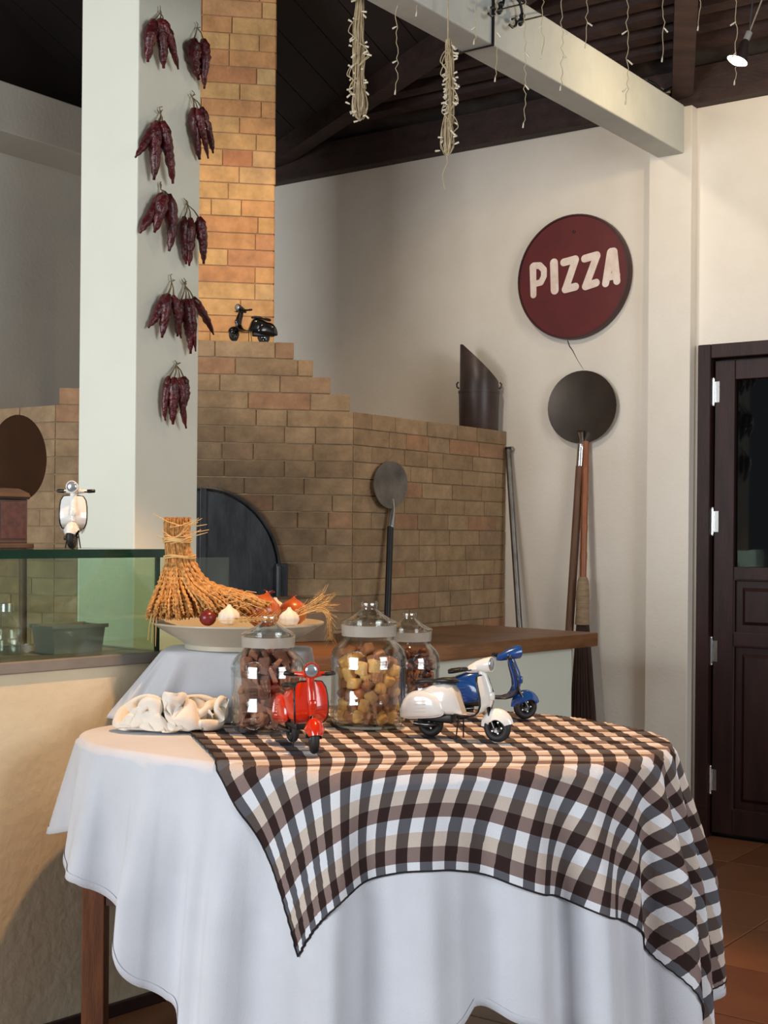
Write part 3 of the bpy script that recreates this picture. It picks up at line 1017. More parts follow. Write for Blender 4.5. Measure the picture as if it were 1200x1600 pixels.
def left_peel():
    d = 4.86
    top, bot = pix(30, 648, d + 0.06), pix(30, 783, d)
    P = (top + bot) / 2
    Y = (top - bot).normalized()
    X = Vector((0.75, 0.66, 0)).normalized()
    Z = X.cross(Y)
    if Z.y > 0:
        Z = -Z
    t = thing('oval_pizza_peel', 'brown oval pizza peel leaning on the bricks beside the old box', 'peel', P - Y * 1.35)
    build('blade', plate_shape(MB(), P, X, Y, Z, 0.108, (top - bot).length / 2), M['copper_peel'], t, 60)
    a, b = bot + Y * 0.02 + X * 0.02 - Z * 0.012, bot - Y * 0.13 + X * 0.02 - Z * 0.012
    build('ferrule', MB().tube([a, b], 0.011, 12), M['chrome'], t, 50, label='chrome ferrule')
    build('handle', MB().tube([b, b - Y * 0.95], 0.014, 12), M['handle_wood'], t, 50)


left_peel()

# ================================================================== TOOLS ON THE RIGHT


def small_peel():
    # leans on the right wing of the oven
    P0, n = R(OX + 0.03, 0, 0), RX
    top, bot = on_plane(611, 719, P0, n), on_plane(611, 796, P0, n)
    P = (top + bot) / 2
    end = on_plane(604, 1000, R(OX + 0.10, 0, 0), n)
    dirv = (bot - end).normalized()
    end = bot - dirv * ((bot.z - 0.01) / dirv.z)
    X = RY
    Y = Vector((0, 0, 1))
    t = thing('small_pizza_peel', 'small oval grey pizza peel leaning on the right side of the oven', 'peel', end)
    w = (on_plane(637, 757, P0, n) - on_plane(585, 757, P0, n)).length / 2
    Yd = dirv
    Zd = Yd.cross(X)
    if Zd.dot(n) < 0:
        Zd = -Zd
    build('blade', plate_shape(MB(), P, X, Yd, Zd, w, (top - bot).length / 2, shape=lambda a, b: 1.0 + 0.08 * b), M['oldmetal'], t, 60)
    f0, f1 = bot + dirv * 0.045 + Zd * 0.006, bot - dirv * 0.085 + Zd * 0.0
    build('ferrule', MB().tube([f0, f0 - dirv * 0.05, f1], [0.006, 0.013, 0.013], 12), M['chrome'], t, 50, label='chrome ferrule')
    build('handle', MB().tube([f1 + dirv * 0.01, end], 0.0135, 12), M['black'], t, 50, label='dark wooden handle')


small_peel()


def big_peel():
    P0 = R(0, -0.035, 0)
    c = on_plane(908.5, 636, P0, RY)
    rx = (on_plane(962, 636, P0, RY) - on_plane(855, 636, P0, RY)).length / 2
    rz = (on_plane(908, 579, P0, RY) - on_plane(908, 693, P0, RY)).length / 2
    bot = on_plane(908.5, 691, P0, RY)
    end = on_plane(872, 1262, R(0, -0.16, 0), RY)
    dirv = (bot - end).normalized()
    end = bot - dirv * ((bot.z - 0.012) / dirv.z)
    t = thing('round_pizza_peel', 'large round dark steel pizza peel leaning on the plaster wall', 'peel', end)
    build('blade', plate_shape(MB(), c, RX, Vector((0, 0, 1)), -RY, rx, rz, dish=0.012), M['peel'], t, 60)
    f1 = bot - dirv * 0.12
    st = bot + Vector((0, 0, 0.05)) - RY * 0.012
    build('socket', MB().tube([st, bot + dirv * 0.01, bot - dirv * 0.03], [0.03, 0.022, 0.018], 14, flat=0.5), M['chrome'], t, 50, label='chrome socket plate')
    build('ferrule', MB().tube([bot - dirv * 0.01, f1], 0.018, 14), M['chrome'], t, 50, label='chrome ferrule')
    build('handle', MB().tube([f1 + dirv * 0.01, end], 0.019, 14), M['handle_wood'], t, 50)


big_peel()


def broom():
    P0 = R(0, -0.03, 0)
    P1 = R(0, -0.10, 0)
    top = on_plane(915.5, 690, P0, RY)
    a = on_plane(911, 905, P1, RY)
    b = on_plane(910, 955, P1, RY)
    e = on_plane(909, 1235, P1, RY)
    t = thing('straw_broom', 'long bamboo handled broom with dark bristles beside the wooden counter', 'broom', Vector((e.x, e.y, 0)))
    pts, rr = [], []
    for i in range(25):
        f = i / 24
        pts.append(top.lerp(a, f))
        rr.append(0.0155 if i % 5 else 0.0172)
    build('handle', MB().tube(pts, rr, 12), M['bamboo'], t, 50)
    build('binding', MB().tube([a + Vector((0, 0, .01)), a - Vector((0, 0, .01)), a.lerp(b, .5), b, b - Vector((0, 0, 0.06))], [0.018, 0.026, 0.031, 0.030, 0.034], 16), M['binding'], t, 50, label='pale string binding')
    rg = random.Random(5)
    br = MB()
    for i in range(150):
        an, rad = rg.uniform(0, 2 * pi), sqrt(rg.random())
        p0 = b + Vector((0, 0, -0.03)) + RX * (0.026 * rad * cos(an)) + RY * (0.02 * rad * sin(an))
        zend = 0.005 + 0.06 * rg.random()
        w = 0.085 * rad * cos(an)
        p2 = Vector((e.x, e.y, zend)) + RX * w * 1.0 + RY * (0.035 * rad * sin(an))
        p1 = p0.lerp(p2, 0.5) + RX * w * 0.12
        br.tube([p0, p1, p2], [0.0045, 0.0045, 0.002], 5)
    build('bristles', br, M['bristle'], t, 60, kind='stuff')


broom()


def pipe():
    top = on_plane(794, 703, R(0, -0.03, 0), RY)
    low = on_plane(812, 985, R(0, -0.12, 0), RY)
    dirv = (top - low).normalized()
    end = top - dirv * ((top.z - 0.005) / dirv.z)
    t = thing('steel_poker_rod', 'long dark steel rod leaning in the corner between oven and wall', 'rod', end)
    build('rod', MB().tube([end, top], 0.0145, 12), M['oldmetal'], t, 50)
    build('rod_tip', MB().tube([top, top + dirv * 0.012], 0.0155, 12), M['black'], t, 50)
    hk = on_plane(799, 702, R(0, -0.012, 0), RY)
    h = MB().ball(hk, (0.016, 0.012, 0.014), 10, 6).tube([hk, hk + RY * 0.012], 0.006, 8)
    build('wall_nail', h, M['ledge'], None, 50, label='grey wall hook beside the top of the steel rod', cat='hook')


pipe()


def bucket():
    base = on_plane(748, 668, R(OX - 0.10, 0, 0), RX)
    sc_ = base.y / F
    t = thing('coal_scuttle', 'dark leather bucket with tall slanted hood standing on the oven', 'bucket', Vector((base.x, base.y, W_TOP)))
    W = 30.5 * sc_
    hz_ = 62 * sc_
    M0 = Matrix.Translation((base.x, base.y, W_TOP))
    body = MB().lathe([(0, 0.0), (W * 0.98, 0.0), (W, 0.004), (W * 1.04, hz_ - 0.012), (W * 1.07, hz_ - 0.012), (W * 1.07, hz_), (W * 1.0, hz_), (W * 0.96, 0.006), (0, 0.006)], 36, M0)
    build('bucket_body', body, M['bucket'], t, 40)
    # hood: slanted tube cut, high on the left
    n = 36
    rings = []
    hh = 62 * sc_
    for v in (0.0, 0.15, 0.4, 0.7, 1.0):
        ring = []
        for i in range(n):
            a = 2 * pi * i / n
            cx, sy = cos(a), sin(a)
            # height of rim: left side tall point, right side low
            f = (1 - cx) / 2
            top_ = 0.045 + (hh - 0.01) * min(1.0, f * 1.06)
            z = hz_ - 0.004 + top_ * v
            sh = 1 - 0.0 * v
            fold = 1 - 0.75 * max(0, (z - hz_ - 0.05) / (hh + 0.02)) ** 1.2 if f > 0 else 1
            ring.append(M0 @ Vector((W * 0.99 * cx * 1.0 + 0.0 - (1 - fold) * 0.0, W * 0.99 * sy * max(0.12, fold), z)))
        rings.append(ring)
    build('hood', MB().loft(rings, caps=False), M['bucket'], t, 50, label='slanted leather hood')
    build('inner_lining', MB().lathe([(W * 0.9, hz_ * 0.9), (0, hz_ * 0.9)], 24, M0), M['black'], t)
    for s in (-1, 1):
        lug = [M0 @ Vector((s * W * (1.02), 0.0, hz_ + z0)) + Vector((s * x0, 0, 0)) for x0, z0 in ((0, 0.01), (0.01, 0.018), (0.012, 0.032), (0.004, 0.042))]
        build('strap_loop', MB().tube(lug, 0.004, 8), M['bucket'], t, 50)


bucket()

# ------------------------------------------------------------------ sign


def sign():
    P0 = R(0, -0.035, 0)
    l, r = wallpt(810, 432, -0.035), wallpt(983, 432, -0.035)
    tp, bt_ = wallpt(897, 334, -0.035), wallpt(897, 530, -0.035)
    c = Vector(((l.x + r.x) / 2, -0.035, (tp.z + bt_.z) / 2))
    rad = ((r.x - l.x) / 2 + (tp.z - bt_.z) / 2) / 2
    Mx = MR @ Matrix.Translation(c) @ Matrix.Rotation(pi / 2, 4, 'X')     # local: x right, y up, z towards room
    t = thing('round_sign', 'round dark red wooden sign with white letters on the wall', 'sign', (0, 0, 0), M=Matrix.Translation(MR @ Vector((c.x, 0, c.z - rad))))
    build('sign_disc', MB().lathe([(0, -0.03), (rad * 0.985, -0.03), (rad * 0.985, 0.0), (0, 0.0)], 72, Mx), M['sign_red'], t, 40)
    build('sign_rim', MB().lathe([(rad * 0.965, -0.001), (rad * 0.97, 0.006), (rad * 0.995, 0.006), (rad, 0.0), (rad, -0.031), (rad * 0.98, -0.031), (rad * 0.965, -0.001)], 72, Mx), M['sign_rim'], t, 40)
    s = wallpt(897, 362, -0.036)
    build('screw', MB().lathe([(0, 0), (0.007, 0), (0.006, 0.003), (0, 0.004)], 12, MR @ Matrix.Translation(s) @ Matrix.Rotation(pi / 2, 4, 'X')), M['iron'], t, 40)

    def q(x, y):
        w = wallpt(800 + x / 6, 320 + y / 6, -0.035)
        return (w.x - c.x, w.z - c.z)
    letters = [
        [([(197, 582), (202, 845)], 33, 30), ([(205, 572), (262, 570), (300, 610), (300, 670), (272, 728), (215, 742)], 30, 28)],
        [([(394, 545), (401, 800)], 39, 39)],
        [([(486, 540), (594, 511)], 34, 34), ([(596, 515), (503, 790)], 34, 34), ([(500, 793), (596, 768)], 34, 34)],
        [([(682, 505), (795, 473)], 34, 34), ([(797, 478), (692, 762)], 34, 34), ([(690, 765), (790, 731)], 34, 34)],
        [([(930, 448), (878, 737)], 40, 33), ([(950, 445), (984, 715)], 40, 33), ([(900, 682), (985, 660)], 30, 30), ([(940, 470), (940, 540)], 30, 30)],
    ]
    for li, strokes in enumerate(letters):
        mb = MB()
        for si, (pts, w0, w1) in enumerate(strokes):
            k = len(pts)
            pl_ = [q(*p) for p in pts]
            sc_ = 6.3 / F / 6 * 1.07
            z = 0.0012 + 0.00015 * si
            for i in range(k - 1):
                (x0, y0), (x1, y1) = pl_[i], pl_[i + 1]
                ra = (w0 + (w1 - w0) * i / (k - 1)) * sc_
                rb = (w0 + (w1 - w0) * (i + 1) / (k - 1)) * sc_
                an = atan2(y1 - y0, x1 - x0)
                ring = [(x0 + ra * cos(an + pi / 2 + pi * j / 10), y0 + ra * sin(an + pi / 2 + pi * j / 10)) for j in range(11)]
                ring += [(x1 + rb * cos(an - pi / 2 + pi * j / 10), y1 + rb * sin(an - pi / 2 + pi * j / 10)) for j in range(11)]
                mb.prism(ring, 0.0003, z + 0.00005 * i, Mx)
        build('letter', mb, M['sign_white'], t)


sign()

# ------------------------------------------------------------------ chilies on the column
cf_p, cf_n = R(clm.x, 0, 0), RX
BUN = [
    ((250, 20), [((240, 31), (231, 97), 7.5, -3), ((250, 29), (256, 107), 7.5, 2), ((255, 31), (278, 108), 5.5, 3)], 'dried red chili bunch highest on the column near its sharp edge'),
    ((308, 43), [((302, 61), (309, 124), 8.5, -4), ((318, 61), (317, 138), 6.5, 5)], 'dried red chili bunch highest along the brick chimney side'),
    ((251, 178), [((246, 191), (211, 246), 6, 4), ((246, 190), (243, 282), 7.5, -4), ((253, 189), (270, 287), 7, 4), ((249, 192), (236, 250), 6.5, -4)], 'dried red chili bunch with four splayed pods, second one down'),
    ((300, 152), [((303, 169), (311, 249), 7, -2), ((315, 167), (335, 240), 5.5, 0), ((309, 170), (326, 248), 5, 0)], 'dried red chili bunch of three slim pods beside the chimney bricks'),
    ((251, 296), [((257, 302), (216, 363), 7.5, 4), ((263, 303), (266, 393), 7.5, 7), ((258, 304), (243, 364), 7, -3)], 'dried red chili bunch with pods sweeping sideways, third one down'),
    ((293, 320), [((288, 339), (292, 413), 6, -5), ((298, 341), (297, 416), 6, -1), ((311, 339), (317, 412), 6.5, 5)], 'dried red chili bunch of three hanging straight beside the chimney'),
    ((268, 440), [((262, 460), (233, 512), 6.5, 3), ((263, 460), (254, 528), 6.5, -2), ((271, 461), (281, 528), 5, 2)], 'dried red chili bunch tied against its neighbour, with a long single stem'),
    ((289, 446), [((283, 468), (278, 526), 6, -2), ((290, 467), (300, 553), 6.5, 0), ((297, 467), (305, 549), 4.5, 2), ((302, 465), (334, 523), 5, 4)], 'dried red chili bunch with one pod curling out past the column'),
    ((275, 570), [((264, 588), (256, 657), 4.5, -3), ((272, 590), (269, 663), 7, 0), ((281, 590), (289, 669), 5, 0), ((287, 588), (284, 646), 5.5, 8)], 'lowest dried red chili bunch on the column, hanging alone'),
]
crg = random.Random(11)
for bi, (kn, pods, lab) in enumerate(BUN):
    off = lambda m: R(clm.x + m, 0, 0)
    kp = on_plane(kn[0], kn[1], off(0.012), cf_n)
    t = thing('dried_chili_bunch', lab, 'chili bunch', kp - Vector((0, 0, 0.2)), group='dried chili bunches on the column')
    pxm = kp.y / F * 1.12
    for pi_, (a, b, w, bow) in enumerate(pods):
        depth = 0.026 + 0.012 * (pi_ % 3)
        pa, pb = on_plane(a[0], a[1], off(depth), cf_n), on_plane(b[0], b[1], off(depth * 0.7), cf_n)
        pm = on_plane((a[0] + b[0]) / 2 + bow, (a[1] + b[1]) / 2, off(depth + 0.004), cf_n)
        pts, rr = [], []
        n = 16
        cu = crg.uniform(-3, 3)
        for i in range(n + 1):
            f = i / n
            p = pa * (1 - f) ** 2 + pm * 2 * f * (1 - f) + pb * f * f
            p = p + RY * (pxm * cu * max(0, f - 0.75) * 4)
            pts.append(p)
            prof = min(1.0, 0.45 + f * 4.0) * (1 - max(0, f - 0.4) / 0.6 * 0.62)
            if f > 0.93:
                prof *= 0.55
            rr.append(w * 1.2 * pxm * prof)
        mb = MB().tube(pts, rr, 12)
        for vi, v in enumerate(mb.v):
            c_ = pts[min(vi // 12, n)]
            nz = noise.noise(v * 75 + Vector((bi * 3.1, pi_, 0))) * 0.36 + noise.noise(v * 170) * 0.24
            mb.v[vi] = c_ + (v - c_) * (1 + nz)
        pod = build('chili_pod', mb, M['chili'], t, 180)
        top_ = kp + RY * crg.uniform(-0.012, 0.012) + Vector((0, 0, crg.uniform(0.0, 0.02)))
        build('stem', MB().tube([pa + (pb - pa).normalized() * 0.004, pa.lerp(kp, 0.5) + RX * 0.004, kp, top_, top_ + RY * crg.uniform(-.012, .012) + Vector((0, 0, .005))], [0.0032, 0.002, 0.0018, 0.0016, 0.0014], 6), M['chili_stem'], pod, 60)
    build('thread', MB().tube([kp + RX * 0.003, kp + RX * 0.004 - Vector((0, 0, 0.05 + 0.1 * crg.random()))], 0.0007, 4).tube([kp - RX * 0.0118, kp + RX * 0.004], 0.002, 5), M['jar_seal'], t)

# ================================================================== TABLE AND CLOTHS
TZ = 0.80
K = 0.909
OUT = [(-.815, 3.74), (-.765, 3.57), (-.67, 3.46), (-.565, 3.385), (-.466, 3.315), (-.23, 3.17), (-.03, 3.135), (.22, 3.18), (.43, 3.235), (.59, 3.325), (.70, 3.46),
       (.755, 3.62), (.745, 3.79), (.69, 3.92), (.585, 4.08), (.45, 4.18), (.2, 4.30), (-.1, 4.34), (-.36, 4.27), (-.60, 4.08), (-.765, 3.88)]
OUT = [(a * K, b * K) for a, b in OUT]


def spline_closed(P, n):
    P = [Vector((a, b)) for a, b in P]
    k = len(P)
    res = []
    for i in range(k):
        p0, p1, p2, p3 = P[(i - 1) % k], P[i], P[(i + 1) % k], P[(i + 2) % k]
        for j in range(n):
            t = j / n
            res.append(0.5 * ((2 * p1) + (p2 - p0) * t + (2 * p0 - 5 * p1 + 4 * p2 - p3) * t * t + (3 * p1 - p0 - 3 * p2 + p3) * t ** 3))
    return res


outline = spline_closed(OUT, 24)
# smooth a little
for _ in range(30):
    outline = [(outline[i - 1] + outline[i] * 2 + outline[(i + 1) % len(outline)]) / 4 for i in range(len(outline))]
ON = np.array([(p.x, p.y) for p in outline])
NO = len(outline)
arc = [0.0]
for i in range(NO):
    arc.append(arc[-1] + (outline[(i + 1) % NO] - outline[i]).length)
PER = arc[-1]
onorm = []
for i in range(NO):
    tt = outline[(i + 1) % NO] - outline[i - 1]
    nn = Vector((tt.y, -tt.x)).normalized()
    onorm.append(nn)
cen = Vector((-0.02, 3.42))
if (outline[0] - cen).dot(onorm[0]) < 0:
    onorm = [-n for n in onorm]
ARC = np.array(arc[:-1])


def fold(s_arc, s):
    """radial offset of hanging cloth at arc position and drop s"""
    th = s_arc / PER * 2 * pi
    a = min(1.0, s / 0.30)
    w = 0.75 * sin(th * 19 + 0.6 + 0.9 * sin(th * 3)) + 0.35 * sin(th * 31 + 1.3 * sin(th * 5)) + 0.12 * sin(th * 47 + 2)
    w = math.copysign(abs(w) ** 0.8, w)
    amp = 0.037 + 0.006 * math.exp(-((s_arc / PER - LEFT_T + 0.0) / 0.10) ** 2)
    # deeper pleats on the right hand end
    xr = math.exp(-((s_arc / PER - RIGHT_T) / 0.075) ** 2)
    w2 = sin(th * 36 + 0.8) + 0.3 * sin(th * 22)
    return 0.006 + 0.17 * s * (1 - 0.55 * s) + a * (amp * (1 - xr) * w + 0.052 * xr * w2)


# arc fraction of the right end
RIGHT_T = ARC[int(np.argmin((ON[:, 0] - 0.67) ** 2 + (ON[:, 1] - 3.27) ** 2))] / PER
LEFT_T = ARC[int(np.argmin((ON[:, 0] + 0.73) ** 2 + (ON[:, 1] - 3.38) ** 2))] / PER


def drop_pt(i, s, eps=0.0, amp=1.0):
    """point hanging s metres below the edge, at outline index i"""
    q, n = outline[i % NO], onorm[i % NO]
    rb = 0.012
    if s < rb * 1.57:
        a = s / rb
        return Vector((q.x + n.x * (rb * sin(a) + eps), q.y + n.y * (rb * sin(a) + eps), TZ - rb * (1 - cos(a)) + eps * cos(a)))
    s2 = s - rb * 1.57
    r = rb + fold(ARC[i % NO], s2) * amp + eps
    p = MCI @ Vector((q.x + n.x * r, q.y + n.y * r, TZ - rb - s2 * 0.985))
    p.y = min(p.y, -0.020 + eps)          # the cloth stops at the low counter wall
    return MC @ p


# table: top, legs, aprons
table = thing('dining_table', 'wooden table with square legs under the white and checked cloths', 'table', (0, 3.42, 0))
inner = [p - n * 0.008 for p, n in zip(outline, onorm)][::6]
build('table_top', MB().prism([(p.x, p.y) for p in inner], TZ - 0.035, TZ - 0.006), M['tablewood'], table)
lg = [pix(149, 1500, 3.36), pix(695, 1595, 3.03), Vector((0.55, 3.45, 0)), Vector((-0.27, 3.74, 0))]
la = atan2(lg[1].y - lg[0].y, lg[1].x - lg[0].x)
for p in lg:
    Ml = Matrix.Translation((p.x, p.y, 0)) @ Matrix.Rotation(la + 0.35, 4, 'Z')
    h = 0.028
    build('leg', MB().box((-h, -h, 0), (h, h, TZ - 0.09), Ml, 0.003), M['tablewood'], table)
zA = 1.3 - (1432 - 832) / F * 3.25
for i, j in ((0, 1), (2, 3), (1, 2), (3, 0)):
    a, b = Vector((lg[i].x, lg[i].y, 0)), Vector((lg[j].x, lg[j].y, 0))
    dd = (b - a).normalized()
    nn = Vector((-dd.y, dd.x, 0)) * 0.012
    a2, b2 = a + dd * 0.03, b - dd * 0.03
    mb = MB().add([p + s + Vector((0, 0, z)) for z in (zA, TZ - 0.10) for p, s in ((a2, -nn), (b2, -nn), (b2, nn), (a2, nn))],
                  [(0, 1, 2, 3), (7, 6, 5, 4), (0, 4, 5, 1), (1, 5, 6, 2), (2, 6, 7, 3), (3, 7, 4, 0)])
    build('apron', mb, M['tabledark'], table)

# white cloth
DROP = [(-.80, 3.75, .255), (-.765, 3.57, .30), (-.70, 3.49, .345), (-.63, 3.43, .42), (-.56, 3.385, .48), (-.48, 3.33, .60), (-.35, 3.25, .70), (-.1, 3.14, .70), (.05, 3.14, .62), (.2, 3.18, .54),
        (.3, 3.20, .585), (.43, 3.235, .62), (.59, 3.325, .66), (.70, 3.46, .70), (.755, 3.62, .66), (.745, 3.79, .60), (.69, 3.92, .5), (.45, 4.18, .4), (-.1, 4.37, .4), (-.65, 4.22, .38), (-.79, 4.0, .29)]
dk = []
for x, y, d in DROP:
    x, y, d = x * K, y * K, d * K
    i = int(np.argmin((ON[:, 0] - x) ** 2 + (ON[:, 1] - y) ** 2))
    dk.append((ARC[i], d))
dk.sort()
dk = [(dk[-1][0] - PER, dk[-1][1])] + dk + [(dk[0][0] + PER, dk[0][1])]
DA, DD = np.array([a for a, b in dk]), np.array([b for a, b in dk])


def wdrop(i):
    base = float(np.interp(ARC[i % NO], DA, DD))
    th = ARC[i % NO] / PER * 2 * pi
    return base + 0.014 * sin(th * 17 + 2.0) + 0.008 * sin(th * 29)


wc = MB()
nV = 34
rings = [[Vector((cen.x, cen.y, TZ + 0.0)) + (Vector((p.x, p.y, TZ)) - Vector((cen.x, cen.y, TZ))) * f for p in outline] for f in (0.02, 0.5, 0.9, 0.995)]
for j in range(nV + 1):
    f = (j / nV)
    ring = []
    for i in range(NO):
        ring.append(drop_pt(i, 0.002 + (wdrop(i) - 0.002) * f ** 1.15))
    rings.append(ring)
wc.loft(rings, caps=False)
wcloth = build('tablecloth', wc, M['white_cloth'], None, 180, label='long plain white tablecloth draped over the table', cat='tablecloth')
hem = MB()
hr = []
for f in (0.0, 1.0):
    hr.append([drop_pt(i, wdrop(i) - 0.017 * (1 - f), 0.0022) for i in range(NO)])
hr.append([drop_pt(i, wdrop(i) + 0.0015, -0.0015) for i in range(NO)])
hem.loft(hr, caps=False)
build('hem', hem, M['white_cloth'], wcloth, 180)

# checked cloth: sheet coordinates (u across, v from the front hem backwards)
HEM = [(-0.275, 2.745), (-0.14, 2.83), (0.0, 2.895), (0.2, 2.945), (0.42, 2.935), (0.62, 2.945), (0.85, 3.0), (1.1, 3.03), (1.42, 3.0)]
HEM = [(a * K, b * K) for a, b in HEM]


def hem_pt(s):
    s = max(0, min(0.99999, s)) * (len(HEM) - 1)
    i = int(s)
    t = s - i
    P = [Vector(HEM[max(0, min(len(HEM) - 1, k))]) for k in (i - 1, i, i + 1, i + 2)]
    return 0.5 * ((2 * P[1]) + (P[2] - P[0]) * t + (2 * P[0] - 5 * P[1] + 4 * P[2] - P[3]) * t * t + (3 * P[1] - P[0] - 3 * P[2] + P[3]) * t ** 3)


NU, NV_ = 190, 170
LU, LV = 1.72 * K, 1.50 * K
cverts, cuv = [], []
for j in range(NV_):
    v = (j / (NV_ - 1))
    vv = v * LV
    for i in range(NU):
        u = i / (NU - 1)
        hp = hem_pt(u)
        straight = Vector((-0.275 + 1.66 * u, 2.80 + 0.14 * u)) * K
        k = min(1.0, vv / 0.5)
        k = k * k * (3 - 2 * k)
        base = hp * (1 - k) + (straight + Vector((0, 0.06))) * k
        ang = -0.285 * (1 - u) + -0.03 * u
        P = base + Vector((sin(ang), cos(ang))) * vv
        # small edge ripple at the left edge
        d2 = (ON[:, 0] - P.x) ** 2 + (ON[:, 1] - P.y) ** 2
        ii = int(np.argmin(d2))
        n = onorm[ii]
        outside = (P - outline[ii]).dot(n)
        if outside <= 0:
            wz = 0.0016 * sin(P.y * 95 + 3 * sin(P.x * 9)) + 0.0012 * noise.noise(Vector((P.x * 14, P.y * 30, 0)))
            edge = min(1.0, -outside / 0.05)
            if u < 0.03:
                wz += 0.004 * (0.5 + 0.5 * sin(P.y * 120)) * (1 - u / 0.03) * edge
            cverts.append(Vector((P.x, P.y, TZ + 0.0035 + max(-0.001, wz) * edge)))
        else:
            # interpolate between outline samples for smoothness
            tdir = (outline[(ii + 1) % NO] - outline[ii - 1]).normalized()
            sh = (P - outline[ii]).dot(tdir)
            step = (outline[(ii + 1) % NO] - outline[ii]).length
            fi = ii + max(-1.0, min(1.0, sh / step / (1 + outside * 1.3)))
            i0 = int(math.floor(fi))
            ff = fi - i0
            a = drop_pt(i0, outside, 0.0045)
            b = drop_pt(i0 + 1, outside, 0.0045)
            cverts.append(a.lerp(b, ff))
        cuv.append((u * LU, vv))
cb = MB()
cb.add(cverts, [(j * NU + i, j * NU + i + 1, (j + 1) * NU + i + 1, (j + 1) * NU + i) for j in range(NV_ - 1) for i in range(NU - 1)])
check = build('checked_cloth', cb, M['check'], None, 180, label='brown and white checked cloth laid askew over the white tablecloth', cat='tablecloth')
uvl = check.data.uv_layers.new(name='UVMap')
for li, lp in enumerate(check.data.loops):
    uvl.data[li].uv = cuv[lp.vertex_index]
edge = [cverts[j * NU] for j in range(NV_ - 1, -1, -1)] + [cverts[i] for i in range(1, NU)] + [cverts[j * NU + NU - 1] for j in range(1, NV_)]
build('hem', MB().tube(edge, 0.0021, 5), M['black_hem'], check, 180, label='black stitched hem')
CT = TZ + 0.0062        # resting height on the checked cloth
WT = TZ + 0.001

# ------------------------------------------------------------------ draped box under the platter
BPX, BPD = 372, 3.68
bpos = pix(BPX, 1000, BPD)
PZ = 1.3 - (1021 - 833) / F * (BPD - 0.14)


def sup(a, e):
    c, s = cos(a), sin(a)
    return (abs(c) ** e) * (1 if c >= 0 else -1), (abs(s) ** e) * (1 if s >= 0 else -1)


tx0, tx1 = pix(248, 1020, BPD - 0.10).x, pix(483, 1020, BPD - 0.10).x
bx0, bx1 = pix(168, 1118, BPD - 0.06).x, pix(497, 1110, BPD - 0.06).x
plat = thing('draped_riser', 'box under a plain white cloth carrying the platter on the table', 'riser', Vector((bpos.x, BPD, CT)))
build('box', MB().box((tx0 + .03, BPD - .10, CT + .001), (tx1 - .02, BPD + .09, PZ - .006)), M['old_lid'], plat)
NR = 160


def front_of_wall(p, gap=0.036):
    q = MCI @ p
    if q.y > -gap:
        q.y = -gap
        return MC @ q
    return p


rings = []
for f in (0.02, 0.7, 0.97):
    rings.append([front_of_wall(Vector(((tx0 + tx1) / 2 + (tx1 - tx0) / 2 * f * sup(2 * pi * i / NR, 0.35)[0], BPD + 0.12 * f * sup(2 * pi * i / NR, 0.35)[1], PZ))) for i in range(NR)])
for j in range(0, 25):
    f = j / 24
    ring = []
    for i in range(NR):
        a = 2 * pi * i / NR
        c, s = sup(a, 0.35 + 0.25 * f)
        x0 = (tx0 + tx1) / 2 + (bx0 + bx1 - tx0 - tx1) / 2 * f
        hw = (tx1 - tx0) / 2 + ((bx1 - bx0) / 2 - (tx1 - tx0) / 2) * f
        hd = 0.122 + 0.05 * f
        fl = 0.016 * f ** .8 * sin(a * 13 + 1.5 * sin(2 * a) + 0.8 * f) + 0.008 * f * sin(a * 23 + 1)
        z = PZ - 0.003 - (PZ - CT - 0.005) * f
        ring.append(front_of_wall(Vector((x0 + (hw + fl * .5) * c, BPD + (hd + fl) * s, max(CT + 0.001, z)))))
    rings.append(ring)
build('drape', MB().loft(rings, caps=True), M['white_cloth'], plat, 180, label='plain white drape cloth')

# crumpled cream cloth in front of it


